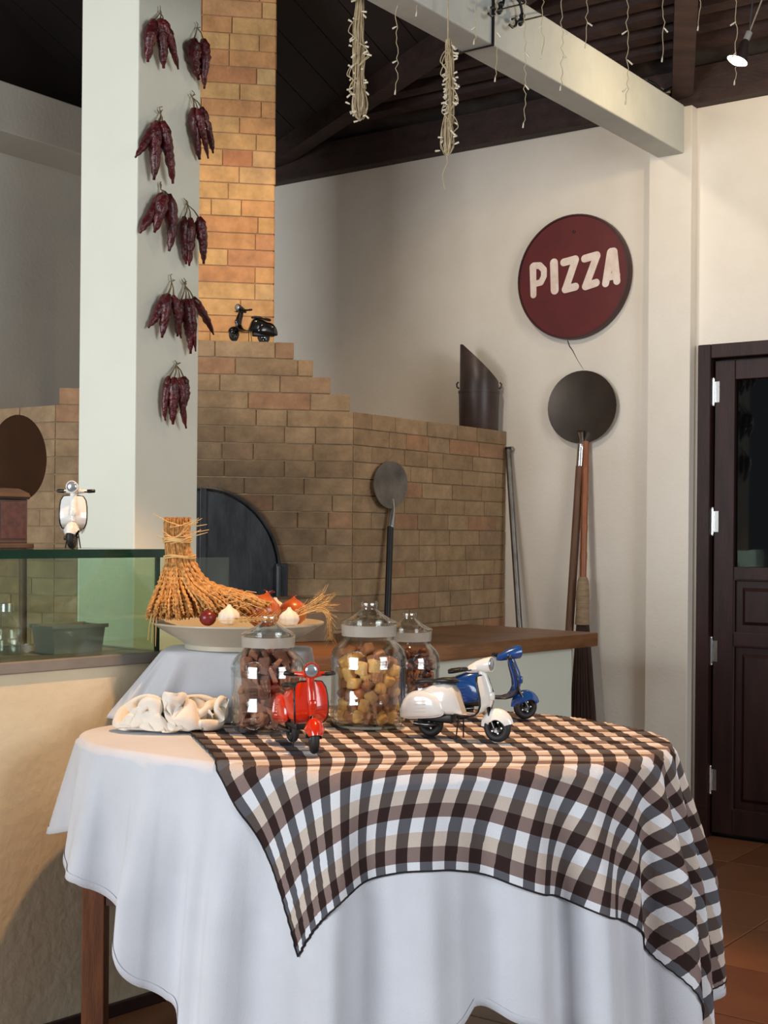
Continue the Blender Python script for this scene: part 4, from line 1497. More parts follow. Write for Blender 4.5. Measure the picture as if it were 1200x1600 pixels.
def crumple():
    """a cloth pushed together inside an oval until it buckles into folds"""
    c = pix(266, 1126, 3.42)
    nx, ny, L = 56, 40, 0.0150
    hx, hy = 0.152, 0.070
    g = np.random.default_rng(4)
    I, J = np.meshgrid(np.linspace(-1, 1, nx), np.linspace(-1, 1, ny), indexing='ij')
    Z = 0.035 + 0 * I
    for k in range(9):
        a, ph, fr_ = g.uniform(0, pi), g.uniform(0, 6.28), g.uniform(3, 7)
        Z = Z + 0.013 * np.sin(fr_ * (I * cos(a) + J * sin(a)) + ph)
    P = np.stack([I * hx * .9, J * hy * .9, np.clip(Z, .004, None)], -1)
    Q = P.copy()
    n = nx * ny
    ii, jj = np.meshgrid(np.arange(nx), np.arange(ny), indexing='ij')
    ii, jj = ii.ravel(), jj.ravel()
    near = (np.abs(ii[:, None] - ii[None]) <= 2) & (np.abs(jj[:, None] - jj[None]) <= 2)
    H = 0.0135

    def link(P, a, b, rest, k, only_push=False):
        d = P[b] - P[a]
        l = np.sqrt((d ** 2).sum(-1, keepdims=True)) + 1e-9
        e = (l - rest)
        if only_push:
            e = np.minimum(e, 0)
        m = d / l * e * 0.5 * k
        P[a] += m
        P[b] -= m
    S = np.s_
    for it in range(190):
        V = (P - Q) * 0.86
        Q = P.copy()
        P = P + V
        P[..., 2] -= 0.00035
        for k in range(7):
            for o in (0, 1):
                link(P, S[o:nx - 1:2, :], S[o + 1:nx:2, :], L, .9)
                link(P, S[:, o:ny - 1:2], S[:, o + 1:ny:2], L, .9)
            link(P, S[:-1, :-1], S[1:, 1:], L * 1.414, .25)
            link(P, S[1:, :-1], S[:-1, 1:], L * 1.414, .25)
            link(P, S[:-3, :], S[3:, :], L * 2.35, .22, True)
            link(P, S[:, :-3], S[:, 3:], L * 2.35, .22, True)
            r = np.sqrt((P[..., 0] / hx) ** 2 + (P[..., 1] / hy) ** 2)
            k_ = np.where(r > 1, 1 / np.maximum(r, 1e-6), 1)
            P[..., 0] *= k_
            P[..., 1] *= k_
            P[..., 2] = np.maximum(P[..., 2], 0.002)
        if it % 2 == 0:
            X = P.reshape(-1, 3).astype(np.float32)
            G = (X ** 2).sum(1)
            D2 = G[:, None] + G[None] - 2 * X @ X.T
            D2[near] = 1
            a, b = np.nonzero(D2 < H * H)
            m = a < b
            a, b = a[m], b[m]
            if len(a):
                d = X[b] - X[a]
                l = np.sqrt((d ** 2).sum(1, keepdims=True)) + 1e-6
                pv = d / l * (H - l) * 0.4
                F_ = np.zeros_like(X)
                np.add.at(F_, b, pv)
                np.add.at(F_, a, -pv)
                F_ = np.clip(F_, -.004, .004)
                P = P + F_.reshape(P.shape)
    vs = [Vector((c.x + p[0], c.y + p[1], CT + 0.0006 + max(0.0, p[2] - .002))) for p in P.reshape(-1, 3)]
    fs = [(i * ny + j, (i + 1) * ny + j, (i + 1) * ny + j + 1, i * ny + j + 1) for i in range(nx - 1) for j in range(ny - 1)]
    o = build('crumpled_cloth', MB().add(vs, fs), M['napkin'], None, 180, label='crumpled cream white cloth bunched on the table before the draped box', cat='cloth')
    md = o.modifiers.new('smooth', 'SUBSURF')
    md.levels = md.render_levels = 2


crumple()

# ------------------------------------------------------------------ platter and food
PL = Vector((bpos.x, BPD + 0.0, PZ + 0.002))
RB = (pix(506, 970, BPD) - pix(238, 970, BPD)).x / 2
HB = 1.3 - (972 - 833) / F * BPD - PL.z
fr_ = 0.62 * RB
bowl = thing('platter_bowl', 'wide shallow cream stoneware platter holding onions and garlic', 'platter', PL)
build('bowl', MB().lathe([(0, 0.012), (fr_ * .9, 0.012), (fr_ * .9, 0.0), (fr_, 0.0), (fr_, 0.012), (fr_ * 1.06, 0.02), (RB * .86, HB * .66), (RB * .98, HB - .006), (RB, HB - .004), (RB, HB), (RB * .97, HB),
                         (RB * .84, HB * .72), (fr_ * 1.0, 0.032), (0, 0.026)], 64), M['bowl'], bowl, 40, local=True)


def inbowl(px, dd, lift):
    return Vector((pix(px, 970, BPD + dd).x, BPD + dd, PL.z + lift))


def onion(px, py, dd, r, lab, nm='onion', material='onion', sq=0.88):
    p = pix(px, py, BPD + dd)
    t = thing(nm, lab, nm, p - Vector((0, 0, r * sq)))
    rg = random.Random(int(px))
    Mx = Matrix.Translation((0, 0, r * sq)) @ Matrix.Rotation(rg.uniform(-.25, .25), 4, 'X') @ Matrix.Rotation(rg.uniform(-.3, .3), 4, 'Y')
    prof = [(0.0, -sq * .98), (.2, -sq * .97), (.55, -sq * .82), (.85, -sq * .5), (1, -.05), (.95, .32), (.74, .62), (.42, .82), (.2, .93), (.11, 1.05), (0.0, 1.08)]
    build('bulb', MB().lathe([(a * r, z * r) for a, z in prof], 28, Mx), M[material], t, 60, local=True)
    nk = MB()
    for k in range(5):
        a = rg.uniform(0, 6.28)
        nk.tube([(0, 0, r * 1.0), (cos(a) * r * .1, sin(a) * r * .1, r * 1.12), (cos(a) * r * .32, sin(a) * r * .32, r * (1.16 + .1 * rg.random()))], [r * .09, r * .06, r * .01], 6, M=Mx)
    build('dry_neck', nk, M['shallot'] if material == 'onion' else M['twine'], t, 60, local=True)
    return t


px2m = BPD / F
onion(410, 956, -0.04, 29 * px2m, 'largest glossy brown onion in the middle of the platter')
onion(458, 957, 0.02, 23 * px2m, 'smaller brown onion with a frayed neck near the wheat ears')
onion(325, 966, -0.13, 13 * px2m, 'small dark red shallot beside the garlic bulb', 'shallot', 'shallot', 0.9)


def garlic(px, py, dd, r, lab):
    p = pix(px, py, BPD + dd)
    t = thing('garlic_bulb', lab, 'garlic', p - Vector((0, 0, r * .8)))
    prof = [(0, -.8), (.4, -.8), (.8, -.6), (1, -.15), (.93, .25), (.65, .58), (.34, .78), (.2, .95), (.15, 1.1), (0, 1.12)]
    build('cloves', MB().lathe([(a * r, (z + .8) * r) for a, z in prof], 40, fn=lambda a, z: 1 + 0.16 * abs(sin(a * 4.5)) ** .7 - .10), M['garlic'], t, 60, local=True)
    build('root_plate', MB().lathe([(0, 0), (r * .25, 0), (r * .2, r * .05), (0, r * .05)], 12), M['twine'], t, 60, local=True)


garlic(358, 963, -0.15, 16 * px2m, 'white garlic bulb with plain cloves beside the shallot')
garlic(452, 966, -0.13, 15 * px2m, 'pale smooth garlic bulb before the smaller onion')
garlic(430, 952, 0.08, 17 * px2m, 'garlic bulb peeping out behind the largest onion')


# sheaf of rice stalks
def sheaf():
    d = BPD - 0.03
    top = pix(277, 812, d)
    nk1 = pix(277, 846, d)
    nk2 = pix(281, 872, d)
    base = pix(300, 972, d)
    t = thing('rice_sheaf', 'tied sheaf of golden rice stalks standing in the platter', 'rice sheaf', Vector((pix(285, 970, d).x, d, PL.z + 0.05)))
    rg = random.Random(9)
    st, ears = MB(), MB()
    for i in range(620):
        an, rr = rg.uniform(0, 2 * pi), sqrt(rg.random())
        cx, cy = rr * cos(an), rr * sin(an)
        p0 = top + Vector((cx * 0.036, cy * 0.032, rg.uniform(-0.02, 0.008)))
        p1 = nk1 + Vector((cx * 0.034, cy * 0.031, 0))
        p2 = nk2 + Vector((cx * 0.038, cy * 0.034, 0))
        # lower ends: wide fan, heavy to the right
        w = min(1.0, max(0.0, (cx * 1.3 + 1) / 2))
        ex = 234 + (430 - 234) * (w ** 1.25)
        ey = 970 - 22 * max(0, w - 0.55) / 0.45 * rg.random() - rg.random() * 14
        p5 = pix(ex, ey, d)
        p5.y = d + cy * 0.10
        ridge = pix(253 + 72 * w, 905 + 4 * w, d)
        p3 = Vector((ridge.x, d + cy * 0.055, ridge.z))
        m2 = pix(240 + 155 * w ** 1.2, 942 - 10 * w, d)
        p4 = Vector((m2.x, d + cy * 0.10, m2.z))
        P = [p0, p1, p2, p3, p4, p5]
        pts = []
        for k in range(len(P) - 1):
            a, b, c, e = P[max(0, k - 1)], P[k], P[k + 1], P[min(len(P) - 1, k + 2)]
            for s in range(5):
                f = s / 5
                pts.append(0.5 * ((2 * b) + (c - a) * f + (2 * a - 5 * b + 4 * c - e) * f * f + (3 * b - a - 3 * c + e) * f ** 3))
        pts.append(P[-1])
        st.tube(pts[:13], 0.0016, 4, caps=True)
        # ears: beads of grain
        n0 = 11 + int(rg.random() * 3)
        ep = pts[n0:]
        er = []
        q2 = []
        for k in range(len(ep) - 1):
            for s in range(2):
                q2.append(ep[k].lerp(ep[k + 1], s / 2) + Vector((rg.uniform(-1, 1), rg.uniform(-1, 1), rg.uniform(-.5, .5))) * 0.0018)
                er.append(0.0046 if (len(er) % 2) else 0.0020)
        er[-1] = 0.001
        ears.tube(q2, er, 5)
    build('stalks', st, M['straw'], t, 60, kind='stuff')
    build('ears', ears, M['straw'], t, 60, kind='stuff')
    for c, r, n in ((nk1, 0.038, 3), (nk2 + Vector((0, 0, 0.002)), 0.042, 2)):
        tb_ = MB()
        for k in range(n):
            tb_.tube([c + Vector((r * cos(2 * pi * j / 24), r * .93 * sin(2 * pi * j / 24), 0.004 * k + 0.002 * sin(j * .8 + k))) for j in range(25)], 0.0025, 6)
        build('twine_tie', tb_, M['twine'], t, 60)
    lo = MB()
    for k in range(16):
        a = nk1 + Vector((0.03 * rg.uniform(-.6, 1), -.03, rg.uniform(-.02, .05)))
        s = 1 if rg.random() < .75 else -1
        b = a + Vector((s * rg.uniform(.03, .075), -.01, rg.uniform(.0, .035)))
        lo.tube([a, a.lerp(b, .5) + Vector((0, 0, -.004)), b], [.0016, .0014, .0007], 4)
    for k in range(26):
        a = pix(rg.uniform(325, 378), rg.uniform(930, 960), d - 0.07 + rg.uniform(-.02, .02))
        b = a + Vector((rg.uniform(.02, .07), rg.uniform(-.02, .02), rg.uniform(-.025, .02)))
        lo.tube([a, a.lerp(b, .5) + Vector((0, 0, .012)), b], [.0013, .0012, .0007], 4)
    for k in range(3):
        a = pix(240 + k * 4, 945, d - .05)
        lo.tube([a, pix(234 - k * 2 + k * 7, 975, d - .07), pix(231 + k * 6, 1000 + k * 5, d - .08)], [.002, .002, .0008], 4)
    build('loose_straws', lo, M['twine'], t, 60, kind='stuff')


sheaf()


def wheat():
    rg = random.Random(4)
    for k, (pl_, lab) in enumerate((
            ([(440, 968), (480, 950), (506, 932)], 'wheat ear pointing up past the platter rim'),
            ([(452, 970), (486, 955), (512, 945)], 'wheat ear reaching out over the platter rim'),
            ([(462, 966), (496, 955), (512, 962), (516, 1000)], 'wheat ear drooping down over the platter rim'),
            ([(340, 972), (390, 970), (430, 966)], 'wheat ear lying flat along the platter front'))):
        P = [pix(x, y - 2, BPD - 0.10 - 0.012 * k + (0.0 if k < 3 else -0.08)) for x, y in pl_]
        pts = []
        for i in range(len(P) - 1):
            a, b, c, e = P[max(0, i - 1)], P[i], P[i + 1], P[min(len(P) - 1, i + 2)]
            for s in range(8):
                f = s / 8
                pts.append(0.5 * ((2 * b) + (c - a) * f + (2 * a - 5 * b + 4 * c - e) * f * f + (3 * b - a - 3 * c + e) * f ** 3))
        pts.append(P[-1])
        t = thing('wheat_ear', lab, 'wheat ear', P[0], group='wheat ears on the platter')
        build('stalk', MB().tube(pts, 0.0014, 5), M['twine'], t, 60)
        g, aw = MB(), MB()
        n = len(pts)
        for i in range(n // 3, n):
            dv_ = (pts[min(i + 1, n - 1)] - pts[i - 1]).normalized()
            for s in (-1, 1):
                sd = dv_.cross(Vector((0, 1, 0))).normalized() * s
                c = pts[i] + sd * 0.0035
                g.tube([c - dv_ * .005, c + sd * .001, c + dv_ * .006], [.0008, .0028, .0006], 5)
                aw.tube([c + dv_ * .005, c + dv_ * .03 + sd * (.008 + .008 * rg.random()) + Vector((0, rg.uniform(-.008, .008), 0))], [.0005, .0003], 3)
        build('grains', g, M['straw'], t, 60, kind='stuff')
        build('awns', aw, M['twine'], t, kind='stuff')


wheat()

# ------------------------------------------------------------------ jars
JP = [(.088, 0.0), (.096, .004), (.104, .016), (.107, .035), (.106, .064), (.1075, .068), (.1075, .072), (.1055, .076), (.1055, .165), (.1075, .169), (.1075, .174), (.1060, .178), (.1075, .195), (.1035, .213), (.0930, .232), (.078, .246), (.073, .252), (.073, .262)]
JI = [(r - .006 if i < 12 else r - .005, max(z, .008)) for i, (r, z) in enumerate(JP)]


def jar(px, py, d, sc_, sz, lab):
    b = pix(px, py, d)
    t = thing('glass_jar', lab, 'jar', None, M=Matrix.Translation((b.x, d, CT)) @ Matrix.Diagonal((sc_, sc_, sz, 1)))
    prof = JP + [(r, z) for r, z in reversed(JI)] + [(0, .008)]
    build('jar_body', MB().lathe([(0, 0)] + prof, 56), M['glass_jar'], t, 35, local=True)
    for z, rr, ry in ((.205, .1035, .018), (.034, .1055, .017)):
        for k in range(9):
            a0 = 2 * pi * k / 9 + .2
            pts = []
            for j in range(21):
                q = 2 * pi * j / 20
                a = a0 + .024 / .105 * cos(q) * 1.0
                zz = z + ry * sin(q)
                r_ = float(np.interp(zz, [p[1] for p in JP], [p[0] for p in JP])) + .0006
                pts.append((r_ * cos(a), r_ * sin(a), zz))
            build('embossed_ring', MB().tube(pts, .0013, 5), M['glass_jar'], t, 180, local=True)
    build('seal_ring', MB().lathe([(.0705, .262), (.0765, .262), (.0785, .293), (.0725, .293), (.0705, .262)], 48), M['jar_seal'], t, 40, local=True, label='milky plastic seal ring')
    lidp = [(.0, .290), (.070, .290), (.071, .2965), (.079, .2975), (.081, .301), (.078, .305), (.062, .312), (.044, .322), (.030, .333), (.022, .339), (.0215, .342)]
    lidi = [(.0195, .338), (.028, .328), (.042, .317), (.060, .3075), (.066, .3015), (.066, .2935), (0, .2935)]
    lid_ = build('lid', MB().lathe(lidp + lidi, 56), M['glass_jar'], t, 35, local=True)
    build('knob', MB().lathe([(0, .340), (.0205, .341), (.0215, .345), (.0235, .352), (.0235, .358), (.020, .362), (.0, .361)], 24, fn=lambda a, z: 1 + .05 * cos(a * 8)), M['glass_jar'], lid_, 50, local=True)
    return t, Vector((b.x, d, CT))


def pack(n, R_, H_, r, seed, its=160):
    g = np.random.default_rng(seed)
    a = g.uniform(0, 2 * pi, n)
    q = np.sqrt(g.uniform(0.0, 1, n)) * (R_ - r)
    P = np.stack([q * np.cos(a), q * np.sin(a), g.uniform(r, H_ - r, n)], 1)
    for it in range(its):
        D = P[:, None, :] - P[None, :, :]
        L = np.sqrt((D ** 2).sum(-1)) + np.eye(n)
        ov = np.clip(2 * r - L, 0, None)
        np.fill_diagonal(ov, 0)
        P += (D / L[..., None] * ov[..., None] * 0.35).sum(1)
        P[:, 2] -= 0.0006
        rad = np.hypot(P[:, 0], P[:, 1])
        k = np.minimum(1, (R_ - r) / np.maximum(rad, 1e-6))
        P[:, :2] *= k[:, None]
        P[:, 2] = np.clip(P[:, 2], r, None)
    return P


def chunk(seed, size, jit, bev):
    rg = random.Random(seed)
    bm = bmesh.new()
    bmesh.ops.create_cube(bm, size=1)
    for v in bm.verts:
        v.co = Vector((v.co.x * size[0], v.co.y * size[1], v.co.z * size[2])) + Vector((rg.uniform(-1, 1) * size[0], rg.uniform(-1, 1) * size[1], rg.uniform(-1, 1) * size[2])) * jit
    bmesh.ops.bevel(bm, geom=bm.edges[:], offset=bev, segments=2, profile=0.6, affect='EDGES')
    mb = MB().addbm(bm)
    return mesh_of(mb, 'piece', 60)


def fill(jpos, sc_, P, meshes, name, lab, cat, grp, seed):
    rg = random.Random(seed)
    for p in P:
        o = bpy.data.objects.new(name, rg.choice(meshes))
        COL.objects.link(o)
        o.location = jpos + Vector((p[0], p[1], p[2] + .016 * sc_))
        o.rotation_euler = (rg.uniform(0, 6), rg.uniform(0, 6), rg.uniform(0, 6))
        if o.data.materials[0] is M['cookie2']:
            setp(o, 'reddish brown cookie cube inside the tallest glass jar', cat, 'brown cookie cubes in the jar')
        else:
            setp(o, lab, cat, grp)


def with_mat(me, m):
    me.materials.append(m)
    return me


jA, pA_ = jar(418, 1150, 3.41, 0.86, 0.80, 'glass jar of dark chocolate chips behind the red toy scooter')
jB, pB_ = jar(575, 1145, 3.51, 0.909, 0.885, 'tallest glass jar, filled with golden cookie cubes')
jC, pC_ = jar(638, 1120, 3.71, 0.79, 0.78, 'glass jar of brown nuts tucked behind the cookie jar')
# cookies
cm = [with_mat(chunk(s, (.033, .028, .0265), .08, .007), M['cookie']) for s in range(4)] + [with_mat(chunk(9 + s, (.029, .027, .0255), .1, .007), M['cookie2']) for s in range(2)]
fill(pB_, .909, pack(140, .088 * K, .27 * K, .0178 * K, 5), cm, 'cookie_cube', 'golden cookie cube inside the tallest glass jar', 'cookie', 'cookie cubes in the jar', 1)
ch_ = [with_mat(chunk(30 + s, (.040, .028, .012), .16, .003), M['choc']) for s in range(5)]
fill(pA_, .86, pack(135, .080 * K, .28 * K, .0172 * K, 8), ch_, 'chocolate_chip', 'rough brown chocolate chip inside the jar behind the red scooter', 'chocolate', 'chocolate chips in the jar', 2)


def curl(seed):
    rg = random.Random(seed)
    pts = [(.0115 * cos(a), .0115 * sin(a), .004 * sin(2 * a + seed)) for a in [i * .5 for i in range(10)]]
    mb = MB().tube(pts, [.004] + [.0058 + .001 * rg.random() for _ in range(8)] + [.004], 8)
    return with_mat(mesh_of(mb, 'piece', 60), M['nut'])


fill(pC_, .79, pack(135, .081 * K, .26 * K, .0165 * K, 12), [curl(s) for s in range(4)], 'caramel_nut', 'curled brown nut inside the jar behind the cookie jar', 'nut', 'brown nuts in the jar', 3)

# ------------------------------------------------------------------ toy scooters


def rrect(x, w, z0, z1, n=24, e=0.55, top=1.0):
    pts = []
    for i in range(n):
        a = 2 * pi * i / n
        c, s = sup(a, e)
        k = 1.0 if s < 0 else (1 - (1 - top) * s)
        pts.append(Vector((x, w * c * k, (z0 + z1) / 2 + (z1 - z0) / 2 * s)))
    return pts


def scooter(name_label, pos, heading, paint, scale=1.0, steer=0.0, group='toy scooters', seat=None):
    """pos: ground point under the rear wheel; +x forward"""
    rz = atan2(heading[1], heading[0])
    t = thing('toy_scooter', name_label, 'toy scooter', pos, rz, group, scale=scale)
    B = lambda nm, mb, m, sm=40, par=None, lab=None: build(nm, mb, m, par or t, sm, label=lab, local=True)
    WR, TR = 0.037, 0.0105
    WB = 0.190
    # rear body
    prof = [(-.066, .007, .047, .062), (-.058, .018, .046, .082), (-.040, .027, .047, .108), (-.016, .032, .052, .128), (.015, .033, .058, .139), (.045, .031, .062, .143), (.068, .026, .063, .139), (.080, .021, .064, .122), (.088, .018, .064, .098), (.096, .014, .064, .078)]
    body = B('rear_body', MB().loft([rrect(x, w, a, b, top=.8) for x, w, a, b in prof]), paint)
    for s in (-1, 1):
        # side cowl: flat bottomed drop with an arched top, bulging sideways
        def cowl_pt(a, f):
            ca, sa = cos(a), sin(a)
            bx_, bz_ = -.010, .062
            if sa >= 0:
                px_ = .064 * (abs(ca) ** .9) * (1 if ca > 0 else -1) * (.93 if ca > 0 else 1)
                pz_ = .060 * sa ** .85
            else:
                px_ = .064 * (abs(ca) ** .55) * (1 if ca > 0 else -1) * (.93 if ca > 0 else 1)
                pz_ = .010 * sa
            pz_ += .10 * px_ * (1 if sa < 0.4 else max(0, 1 - (sa - .4) * 2))
            return bx_ + px_ * f, bz_ + (pz_ - .02) * f + .02
        rings = []
        for (f, bz) in ((1.0, 0.0), (.95, .006), (.82, .0105), (.55, .0135), (.05, .0145)):
            rings.append([Vector((cowl_pt(2 * pi * i / 32, f)[0], s * (.027 + bz), cowl_pt(2 * pi * i / 32, f)[1])) for i in range(32)])
        cw_ = B('side_cowl', MB().loft(rings), paint)
        for k in range(4):
            z = .066 + .009 * k
            B('louvre', MB().tube([(-.046 + .004 * k, s * .0375, z), (-.026, s * .0405, z + .002), (.004, s * .0412, z + .005)], .0014, 5), paint, 60, cw_)
        B('cowl_trim', MB().tube([(cowl_pt(2 * pi * i / 32, 1.01)[0], s * .0285, cowl_pt(2 * pi * i / 32, 1.01)[1]) for i in range(33)], .0013, 5), paint, 60, cw_)
    # seat
    sp = [(-.040, .014, .135, .146), (-.030, .021, .136, .150), (-.006, .022, .140, .153), (.008, .016, .142, .151), (.012, .016, .143, .152), (.030, .022, .143, .157), (.058, .020, .143, .159), (.074, .012, .143, .155), (.079, .005, .145, .150)]
    B('seat', MB().loft([rrect(x, w, a, b, 20) for x, w, a, b in sp]), seat or M['black'])
    # floorboard + leg shield as one bent sheet
    path = [(.080, .0665), (.100, .0655), (.125, .0655), (.142, .070), (.153, .080), (.159, .095), (.158, .115), (.153, .135), (.147, .155), (.144, .168)]
    hw = [.026, .030, .032, .036, .040, .042, .0425, .042, .039, .031]
    fine = []
    for i in range(len(path) - 1):
        for s_ in range(4):
            f = s_ / 4
            fine.append((path[i][0] + (path[i + 1][0] - path[i][0]) * f, path[i][1] + (path[i + 1][1] - path[i][1]) * f, hw[i] + (hw[i + 1] - hw[i]) * f))
    fine.append((*path[-1], hw[-1]))
    nn_ = 13
    front, back = [], []
    for k, (x, z, w) in enumerate(fine):
        dx, dz = fine[min(k + 1, len(fine) - 1)][0] - fine[max(k - 1, 0)][0], fine[min(k + 1, len(fine) - 1)][1] - fine[max(k - 1, 0)][1]
        l = sqrt(dx * dx + dz * dz)
        nx, nz = dz / l, -dx / l
        fr_r, bk_r = [], []
        for j in range(nn_):
            u = -1 + 2 * j / (nn_ - 1)
            bulge = .010 * (1 - u * u) * max(0, min(1, (z - .07) / .03))
            fr_r.append(Vector((x + nx * (.0015 + bulge), u * w, z + nz * (.0015 + bulge * .5))))
            bk_r.append(Vector((x - nx * .0015 + nx * bulge, u * w, z - nz * .0015 + nz * bulge * .5)))
        front.append(fr_r + bk_r[::-1])
    shield = B('leg_shield', MB().loft(front), paint)
    eg = [Vector((x, -w, z)) for x, z, w in fine] + [Vector((fine[-1][0] + .003, y, fine[-1][1] + .002)) for y in (-.02, -.009)]
    eg2 = [Vector((p.x, -p.y, p.z)) for p in eg]
    B('edge_trim', MB().tube(eg, .0028, 6).tube(eg2, .0028, 6), M['black'], 60, shield, 'black rubber edge trim')
    # steering column cover, horn cover
    B('column_cover', MB().tube([(.163, 0, .088), (.166, 0, .110), (.162, 0, .135), (.152, 0, .160), (.145, 0, .180)], [.008, .011, .0115, .011, .010], 14), paint, 50, shield)
    B('horn_cover', MB().box((.166, -.009, .106), (.180, .009, .128), None, .004), paint, 50, shield)
    Ms = Matrix.Translation((.150, 0, 0)) @ Matrix.Rotation(steer, 4, 'Z') @ Matrix.Translation((-.150, 0, 0))
    Mw = Matrix.Translation((WB - .012, 0, 0)) @ Matrix.Rotation(steer, 4, 'Z') @ Matrix.Translation((-WB + .012, 0, 0))
    # headset with lamp
    hp = [(.100, .006, .180), (.112, .011, .184), (.130, .0155, .190), (.150, .0185, .195), (.166, .0195, .198), (.170, .0195, .1985)]
    rings = [[Vector((x, r * cos(2 * pi * i / 24), z + r * sin(2 * pi * i / 24))) for i in range(24)] for x, r, z in hp]
    hs = B('headset', MB().loft(rings, M=Ms), paint, 50)
    B('headlight', MB().lathe([(0, 0), (.0165, 0), (.015, .003), (.008, .005), (0, .0055)], 24, Ms @ Matrix.Translation((.1702, 0, .1985)) @ Matrix.Rotation(pi / 2, 4, 'Y')), M['lens'], 60, hs, 'round glass headlight')
    B('lamp_ring', MB().tube([(.171, .018 * cos(2 * pi * i / 28), .1985 + .018 * sin(2 * pi * i / 28)) for i in range(29)], .0018, 6, M=Ms), paint, 60, hs)
    for s in (-1, 1):
        B('handlebar', MB().tube([(.132, s * .010, .186), (.126, s * .022, .185), (.120, s * .036, .186)], [.010, .0065, .005], 10, M=Ms), paint, 60, hs)
        B('grip', MB().tube([(.1195, s * .036, .186), (.118, s * .042, .186), (.115, s * .060, .187), (.1145, s * .062, .187)], [.0055, .0064, .0058, .0035], 10, M=Ms), M['black'], 50, hs, 'black handlebar grip')
        B('lever', MB().tube([(.129, s * .030, .184), (.131, s * .048, .184), (.126, s * .064, .186)], [.0018, .0018, .0022], 6, M=Ms), M['black'], 60, hs)
    # front fork and fender
    B('fork', MB().tube([(.163, .0, .095), (.175, -.012, .066), (WB, -.0165, WR)], [.006, .0055, .005], 8, M=Mw).tube([(.170, .012, .066), (WB, .0165, WR)], [.004, .004], 8, M=Mw), M['blackpaint'], 50)
    rings = []
    for k in range(15):
        ph = radians(18 + (178 - 18) * k / 14)
        f = k / 14
        Rf = .0465 + .004 * sin(pi * f)
        wv_ = (.006 + .019 * sin(pi * min(1, .12 + f * .95)) ** .6)
        ln = .010 + .020 * (1 - abs(2 * f - 1.2) * .55)
        cx, cz = WB + Rf * cos(ph), WR + Rf * sin(ph)
        ox, oz = cos(ph), sin(ph)
        ring = []
        for j in range(9):
            u = -1 + j / 4
            dep = (abs(u) ** 2.2) * ln
            ring.append(Vector((cx - ox * dep, u * wv_ * (1.0), cz - oz * dep)))
        for j in range(8, -1, -1):
            u = -1 + j / 4
            dep = (abs(u) ** 2.2) * ln + .0018
            ring.append(Vector((cx - ox * dep, u * wv_ * .93, cz - oz * dep)))
        rings.append(ring)
    B('front_fender', MB().loft(rings, M=Mw), paint, 60)
    # wheels
    for wx, Mq in ((0.0, Matrix.Identity(4)), (WB, Mw)):
        M1 = Mq @ Matrix.Translation((wx, 0, WR)) @ Matrix.Rotation(pi / 2, 4, 'X')
        tp = []
        for k in range(16):
            a = 2 * pi * k / 16
            tp.append((WR - TR + TR * cos(a), TR * 1.02 * sin(a)))
        wheel = B('wheel', MB().lathe(tp, 36, M1, close=True), M['rubber'], 60, None, 'black rubber tyre')
        B('rim', MB().lathe([(0, -.007), (.012, -.008), (.017, -.004), (.025, -.006), (.026, .0), (.025, .006), (.017, .004), (.012, .008), (0, .007)], 30, M1), M['blackpaint'], 40, wheel)
        bl = MB()
        for s in (-1, 1):
            bl.lathe([(0, 0), (.0042, 0), (.0038, .003), (0, .0035)], 10, M1 @ Matrix.Translation((0, 0, .0078 * s)) @ (Matrix.Identity(4) if s > 0 else Matrix.Rotation(pi, 4, 'X')))
            for k in range(5):
                a = 2 * pi * k / 5
                bl.lathe([(0, 0), (.0028, 0), (.0024, .0018), (0, .002)], 8, M1 @ Matrix.Translation((.0145 * cos(a), .0145 * sin(a), .0058 * s)) @ (Matrix.Identity(4) if s > 0 else Matrix.Rotation(pi, 4, 'X')))
        B('hub_bolts', bl, M['silver'], 50, wheel, 'silver hub bolts')
    # engine, stand, exhaust
    B('engine', MB().box((-.020, -.016, .040), (.070, .016, .066), None, .006), M['black'], 50)
    B('stand', MB().tube([(.088, -.014, .066), (.084, -.024, .0015)], .0020, 6).tube([(.088, .014, .066), (.084, .024, .0015)], .0020, 6).tube([(.088, -.014, .066), (.088, .014, .066)], .003, 6), M['black'], 50, None, 'thin black centre stand')
    B('exhaust', MB().tube([(.03, -.020, .036), (.0, -.024, .034), (-.036, -.024, .036)], [.004, .008, .007], 10), M['blackpaint'], 50)
    return t


def tab(px, py):
    p = on_z(px, py, CT)
    p.z = CT
    return p


def place(rear, front, lab, paint, scale, steer=0.0):
    h = (front - rear).normalized()
    return scooter(lab, rear, (h.x, h.y), paint, scale, steer)


r, f = tab(672.5, 1151), tab(776, 1156)
h = (f - r)
place(r, f + Vector((0, -0.04, 0)), 'white toy scooter with black seat parked before the blue one', M['white'], 0.93, -0.05)
f2 = tab(821, 1124)
hb_ = Vector((0.985, 0.10, 0)).normalized()
place(f2 - hb_ * 0.173, f2, 'glossy blue toy scooter standing behind the white one on the cloth', M['blue'], 0.91, 0.25)
f3 = tab(492, 1178)
r3 = tab(457, 1160)
h3 = (f3 - r3).normalized()
place(f3 - h3 * 0.177, f3, 'bright red toy scooter in front of the chocolate jar', M['red'], 0.93, -0.2)
wp = on_plane(114, 853, (0, 3.60, 0), (0, 1, 0))
wp.z = GTOP
hw_ = Vector((0.22, -0.97, 0)).normalized()
place(wp - hw_ * 0.158, wp, 'white toy scooter facing out from the top of the glass case', M['white'], 0.83, -0.25)
bpt = on_plane(412, 533, E1 - NF * 0.10, NF)
bpt.z = G_TOP + 0.0035
hb2 = (UF * -0.88 + NF * 0.30).normalized()
scooter('small black toy scooter on the stepped oven top by the chimney', bpt, (hb2.x, hb2.y), M['blackpaint'], 0.70, 0.45)

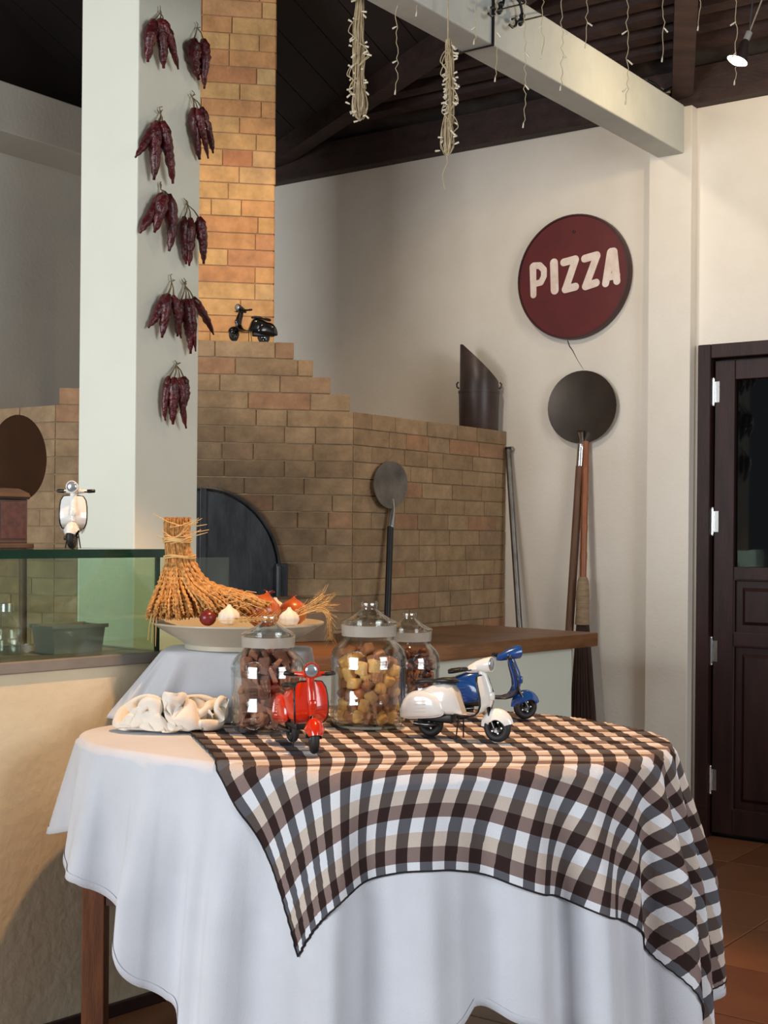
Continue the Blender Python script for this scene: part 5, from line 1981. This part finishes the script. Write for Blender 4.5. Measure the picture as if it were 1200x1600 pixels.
# ================================================================== OVERHEAD: FAIRY LIGHTS, LAMP, IRONWORK
FD = 4.30
ZT = pix(600, -45, FD).z
sw_ = MB().tube([pix(500 + 60 * i, -45 + 3 * sin(i * 1.3), FD) for i in range(13)], 0.003, 6)
for px in (500, 860, 1220):
    a = pix(px, -45, FD)
    lr = MRI @ a
    sw_.tube([a, Vector((a.x, a.y, roofz(lr.y) - 0.01))], 0.0015, 5)
build('light_wire', sw_, M['cable'], None, 60, label='thin cable strung under the roof carrying the fairy lights', cat='cable')
frg = random.Random(17)
STR = [(620, 148), (653, 26), (743, 70), (776, 128), (820, 200), (848, 92), (878, 142), (917, 75), (980, 163), (1037, 97), (1093, 48), (1150, 133)]
STL = ['dangling near the hanging bundles', 'shortest, against the beam underside', 'hanging before the beam beside the black strap', 'crossing the black strap on the beam', 'longest, hanging below the beam', 'ending on the beam face by the iron hooks',
       'ending midway on the beam face', 'ending just above the beam top', 'hanging down the middle of the beam face', 'hanging before the skewed rafter', 'short, before the roof battens', 'hanging beside the lit halogen bulb']
for (px, ye), ll in zip(STR, STL):
    t = thing('fairy_light_strand', 'clear fairy light strand ' + ll, 'fairy lights', pix(px, ye, FD), group='fairy light strands')
    pts = []
    y = -45.0
    x = px
    while y < ye - 9:
        pts.append(pix(x, y, FD))
        y += 8
        x = px + frg.uniform(-2.5, 2.5)
    pts.append(pix(px - 2, ye - 8, FD))
    build('wire', MB().tube(pts, 0.0012, 5), M['wire'], t, 60)
    k = 30.0 + frg.uniform(0, 20)
    tips = [(px - 2, ye - 8, px - 3, ye)]
    while k < ye - 25:
        s = frg.choice((-1, 1))
        tips.append((px, k, px + s * frg.uniform(6, 9), k + frg.uniform(3, 9)))
        k += frg.uniform(38, 60)
    for (xa, ya, xb, yb) in tips:
        a, b = pix(xa, ya, FD), pix(xb, yb, FD)
        build('led', MB().tube([a, a.lerp(b, .4), b], [.0012, .0026, .0028], 6), M['ledbud'], t, 60)


def bundle(pts_px, w_px, bulb_from, lab, tail=None, seed=1):
    rg = random.Random(seed)
    s = FD / F
    t = thing('fairy_light_bundle', lab, 'fairy lights', pix(*pts_px[-1], FD), group='coiled fairy light bundles')
    wires = MB()
    n = len(pts_px)

    def at(y):
        return (float(np.interp(y, [p[1] for p in pts_px], [p[0] for p in pts_px])), float(np.interp(y, [p[1] for p in pts_px], w_px)))
    y0, y1 = pts_px[0][1], pts_px[-1][1]
    yl = y1 - 62                       # loops below this
    for k in range(44):
        an, tw, rr = rg.uniform(0, 2 * pi), rg.uniform(-2.5, 2.5), sqrt(rg.random())
        P = []
        m_ = 16
        ye = yl + 12
        for i in range(m_ + 1):
            y = y0 + (ye - y0) * i / m_
            x, w = at(y)
            aa = an + tw * i / m_
            P.append(pix(x, y, FD) + Vector((cos(aa) * rr * w * s * .8 + rg.uniform(-1, 1) * s * .7, sin(aa) * rr * w * s * .8, 0)))
        wires.tube(P, 0.0015, 4)
    # long hanging loops at the foot
    for k in range(30):
        an = rg.uniform(0, pi)
        xc, wc_ = at(y1 - 25)
        wl = wc_ * rg.uniform(.35, 1.0) * s
        top_y, bot_y = yl + rg.uniform(-12, 12), y1 - rg.uniform(0, 14)
        a, b = pix(xc, top_y, FD), pix(xc, bot_y, FD)
        P = []
        for i in range(15):
            q = 2 * pi * i / 14
            f = (1 - cos(q)) / 2
            lat = sin(q) * wl * (.45 + .75 * f)
            P.append(a.lerp(b, f) + Vector((cos(an) * lat, sin(an) * lat, 0)))
        wires.tube(P, 0.0014, 4)
    # short stray loops on the sides
    for k in range(7):
        yq = rg.uniform(max(y0, 0) + 15, yl)
        xq, wq = at(yq)
        sd = rg.choice((-1, 1))
        c = pix(xq, yq, FD)
        rad = (wq + rg.uniform(2, 7)) * s
        P = [c + Vector((sd * rad * sin(pi * i / 10), -.012, -.07 * i / 10 + .004 * sin(i))) for i in range(11)]
        wires.tube(P, .0014, 4)
    build('coiled_wires', wires, M['wire'], t, 60, kind='stuff')
    for k in range(46):
        f = rg.random()
        yq = pts_px[0][1] + (pts_px[-1][1] - pts_px[0][1]) * f
        xq = np.interp(yq, [p[1] for p in pts_px], [p[0] for p in pts_px])
        wq = np.interp(yq, [p[1] for p in pts_px], w_px)
        sd = rg.choice((-1, 1))
        a = pix(xq + sd * wq * rg.uniform(.3, 1), yq, FD) + Vector((0, -rg.uniform(0, 1) * wq * s, 0))
        b = a + Vector((sd * rg.uniform(3, 8) * s, -.003, rg.uniform(-7, 4) * s))
        build('led', MB().tube([a, a.lerp(b, .3), b], [.0014, .0030, .0032], 6), M['ledbud'], t, 60)
    if tail:
        build('tail_wire', MB().tube([pix(x, y, FD) for x, y in tail], .0014, 5), M['wire'], t, 60)


bundle([(563, -45), (563, 0), (560, 40), (561, 90), (560, 120), (562, 150), (562, 175), (563, 189)], [7, 8, 10, 12, 10, 16, 15, 4], 20, 'thick coiled bundle of clear fairy lights hanging beside the chimney', seed=2)
bundle([(701, 62), (702, 85), (703, 130), (703, 180), (699, 215), (698, 235), (697, 243)], [5, 9, 9, 8, 12, 14, 5], 20, 'coiled bundle of clear fairy lights hanging below the beam with a loose tail', tail=[(698, 243), (699, 255), (694, 265), (691, 275), (695, 296)], seed=3)
b3 = MB().tube([pix(700, y, FD) for y in (-45, 0, 30, 66)], .002, 5)
build('hanging_cord', b3, M['wire'], bpy.data.objects['fairy_light_bundle.001'], 60)


def halogen():
    p = pix(1152, 95, 5.05)
    q = pix(1166, 62, 5.05)
    t = thing('halogen_lamp', 'lit halogen bulb hanging on two thin wires under the roof', 'lamp', p)
    ax = (p - q).normalized()
    Mx = Matrix.Translation(q) @ ax.to_track_quat('Z', 'Y').to_matrix().to_4x4()
    L = (p - q).length
    build('socket', MB().lathe([(0, -.03), (.012, -.03), (.012, 0), (.009, .004)], 16, Mx), M['jar_seal'], t, 50)
    build('reflector', MB().lathe([(.010, 0), (.020, L * .3), (.034, L * .75), (.040, L), (.038, L), (.032, L * .75), (.018, L * .3), (.008, .002)], 24, Mx), M['chrome'], t, 50)
    build('bulb', MB().lathe([(0, L * .1), (.019, L * .35), (.033, L * .8), (.0385, L * 1.0), (.024, L * 1.1), (0, L * 1.15)], 20, Mx), M['bulb'], t, 60, label='glowing warm bulb')
    for x, y in ((1206, -40), (1180, -40)):
        e = pix(x, y, 5.0)
        lr = MRI @ e
        build('wire', MB().tube([q - ax * .028, e, Vector((e.x, e.y, roofz(lr.y) - .015))], .003, 6), M['cable'] if x > 1190 else M['black'], t, 60)
    l = bpy.data.lights.new('halogen_glow', 'POINT')
    l.energy = 9
    l.color = (1, .75, .45)
    l.shadow_soft_size = .03
    o = bpy.data.objects.new('halogen_glow', l)
    COL.objects.link(o)
    o.location = p + ax * .05 + Vector((0, -0.02, 0))


halogen()


def ironwork():
    # strap round the beam
    s = MRI @ on_plane(769, 30, R(BX1, 0, 0), RX)
    y = s.y
    e = 0.004
    P = [(BX1 + e, y, BZ1 + e), (BX1 + e, y, BZ0 - e), (BX0 - e, y, BZ0 - e), (BX0 - e, y, BZ1 + e), (BX1 + e, y, BZ1 + e)]
    build('cable_strap', MB().tube([R(*p) for p in P], 0.0055, 8), M['black'], None, 60, label='black cable strapped around the pale concrete beam', cat='cable')
    t = thing('iron_hook_rack', 'black wrought iron hooks with curled ends mounted on the beam', 'hook rack', on_plane(795, 30, R(BX1 + .02, 0, 0), RX))
    pl_ = lambda x, y, o=.03: on_plane(x, y, R(BX1 + o, 0, 0), RX)
    arc_ = [(805, -6), (812, 3), (815, 14), (816, 24), (814, 32)]
    build('curved_bar', MB().tube([pl_(*p) for p in arc_], .005, 8), M['iron'], t, 60)
    for hx, hy in ((814, 33), (781, 15)):
        hk = [(hx, hy), (hx - 8, hy + 3), (hx - 9, hy - 3), (hx - 13, hy - 2)]
        hk = [(hx, hy), (hx - 7, hy + 1), (hx - 8, hy + 7), (hx - 13, hy + 10), (hx - 18, hy + 6)]
        build('hook', MB().tube([pl_(*p, .035) for p in hk], .0045, 8).tube([pl_(hx - 7, hy + 1, .035), pl_(hx - 9, hy - 4, .035), pl_(hx - 14, hy - 3, .035)], .004, 8), M['iron'], t, 60)
        build('knuckle', MB().ball(pl_(hx, hy), .012, 8, 6).ball(pl_(hx + 2, hy - 8), .011, 8, 6).ball(pl_(hx - 1, hy + 4), .009, 8, 6), M['iron'], t, 60)
        build('rod', MB().tube([pl_(hx, hy), pl_(hx + 44, hy - 11, .02)], .003, 6).tube([pl_(hx + 44, hy - 11, .02), pl_(hx + 44, hy - 11, -.0005)], .003, 6), M['iron'], t, 60)
    build('upper_rod', MB().tube([pl_(786, 8), pl_(787, 0), pl_(795, -12, -.0005)], .005, 6), M['iron'], t, 60)
    # cable tangle at the beam end
    def bt_(x, y):
        return on_z(x, y, BZ1 + 0.012)
    cb_ = thing('cable_tangle', 'beige cables looped on the beam end by the wall', 'cable', on_z(1045, 145, BZ1))
    for off_ in (0, 1, 2):
        pts = []
        for (x, y) in ((1010, 128), (1022, 134), (1036, 141 + off_ * 3), (1050, 150 - off_ * 5), (1062, 152 + off_), (1068, 158 - off_ * 4)):
            q = MRI @ on_plane(x, y - off_ * 1.5, R((BX0 + BX1) / 2 + .02 * off_, 0, 0), RX)
            pts.append(R(max(BX0 + .01, q.x), min(-.075, q.y), max(BZ1 + .008, q.z)))
        build('cable', MB().tube(pts, .007, 8), M['cable'] if off_ < 2 else M['black'], cb_, 60)


ironwork()
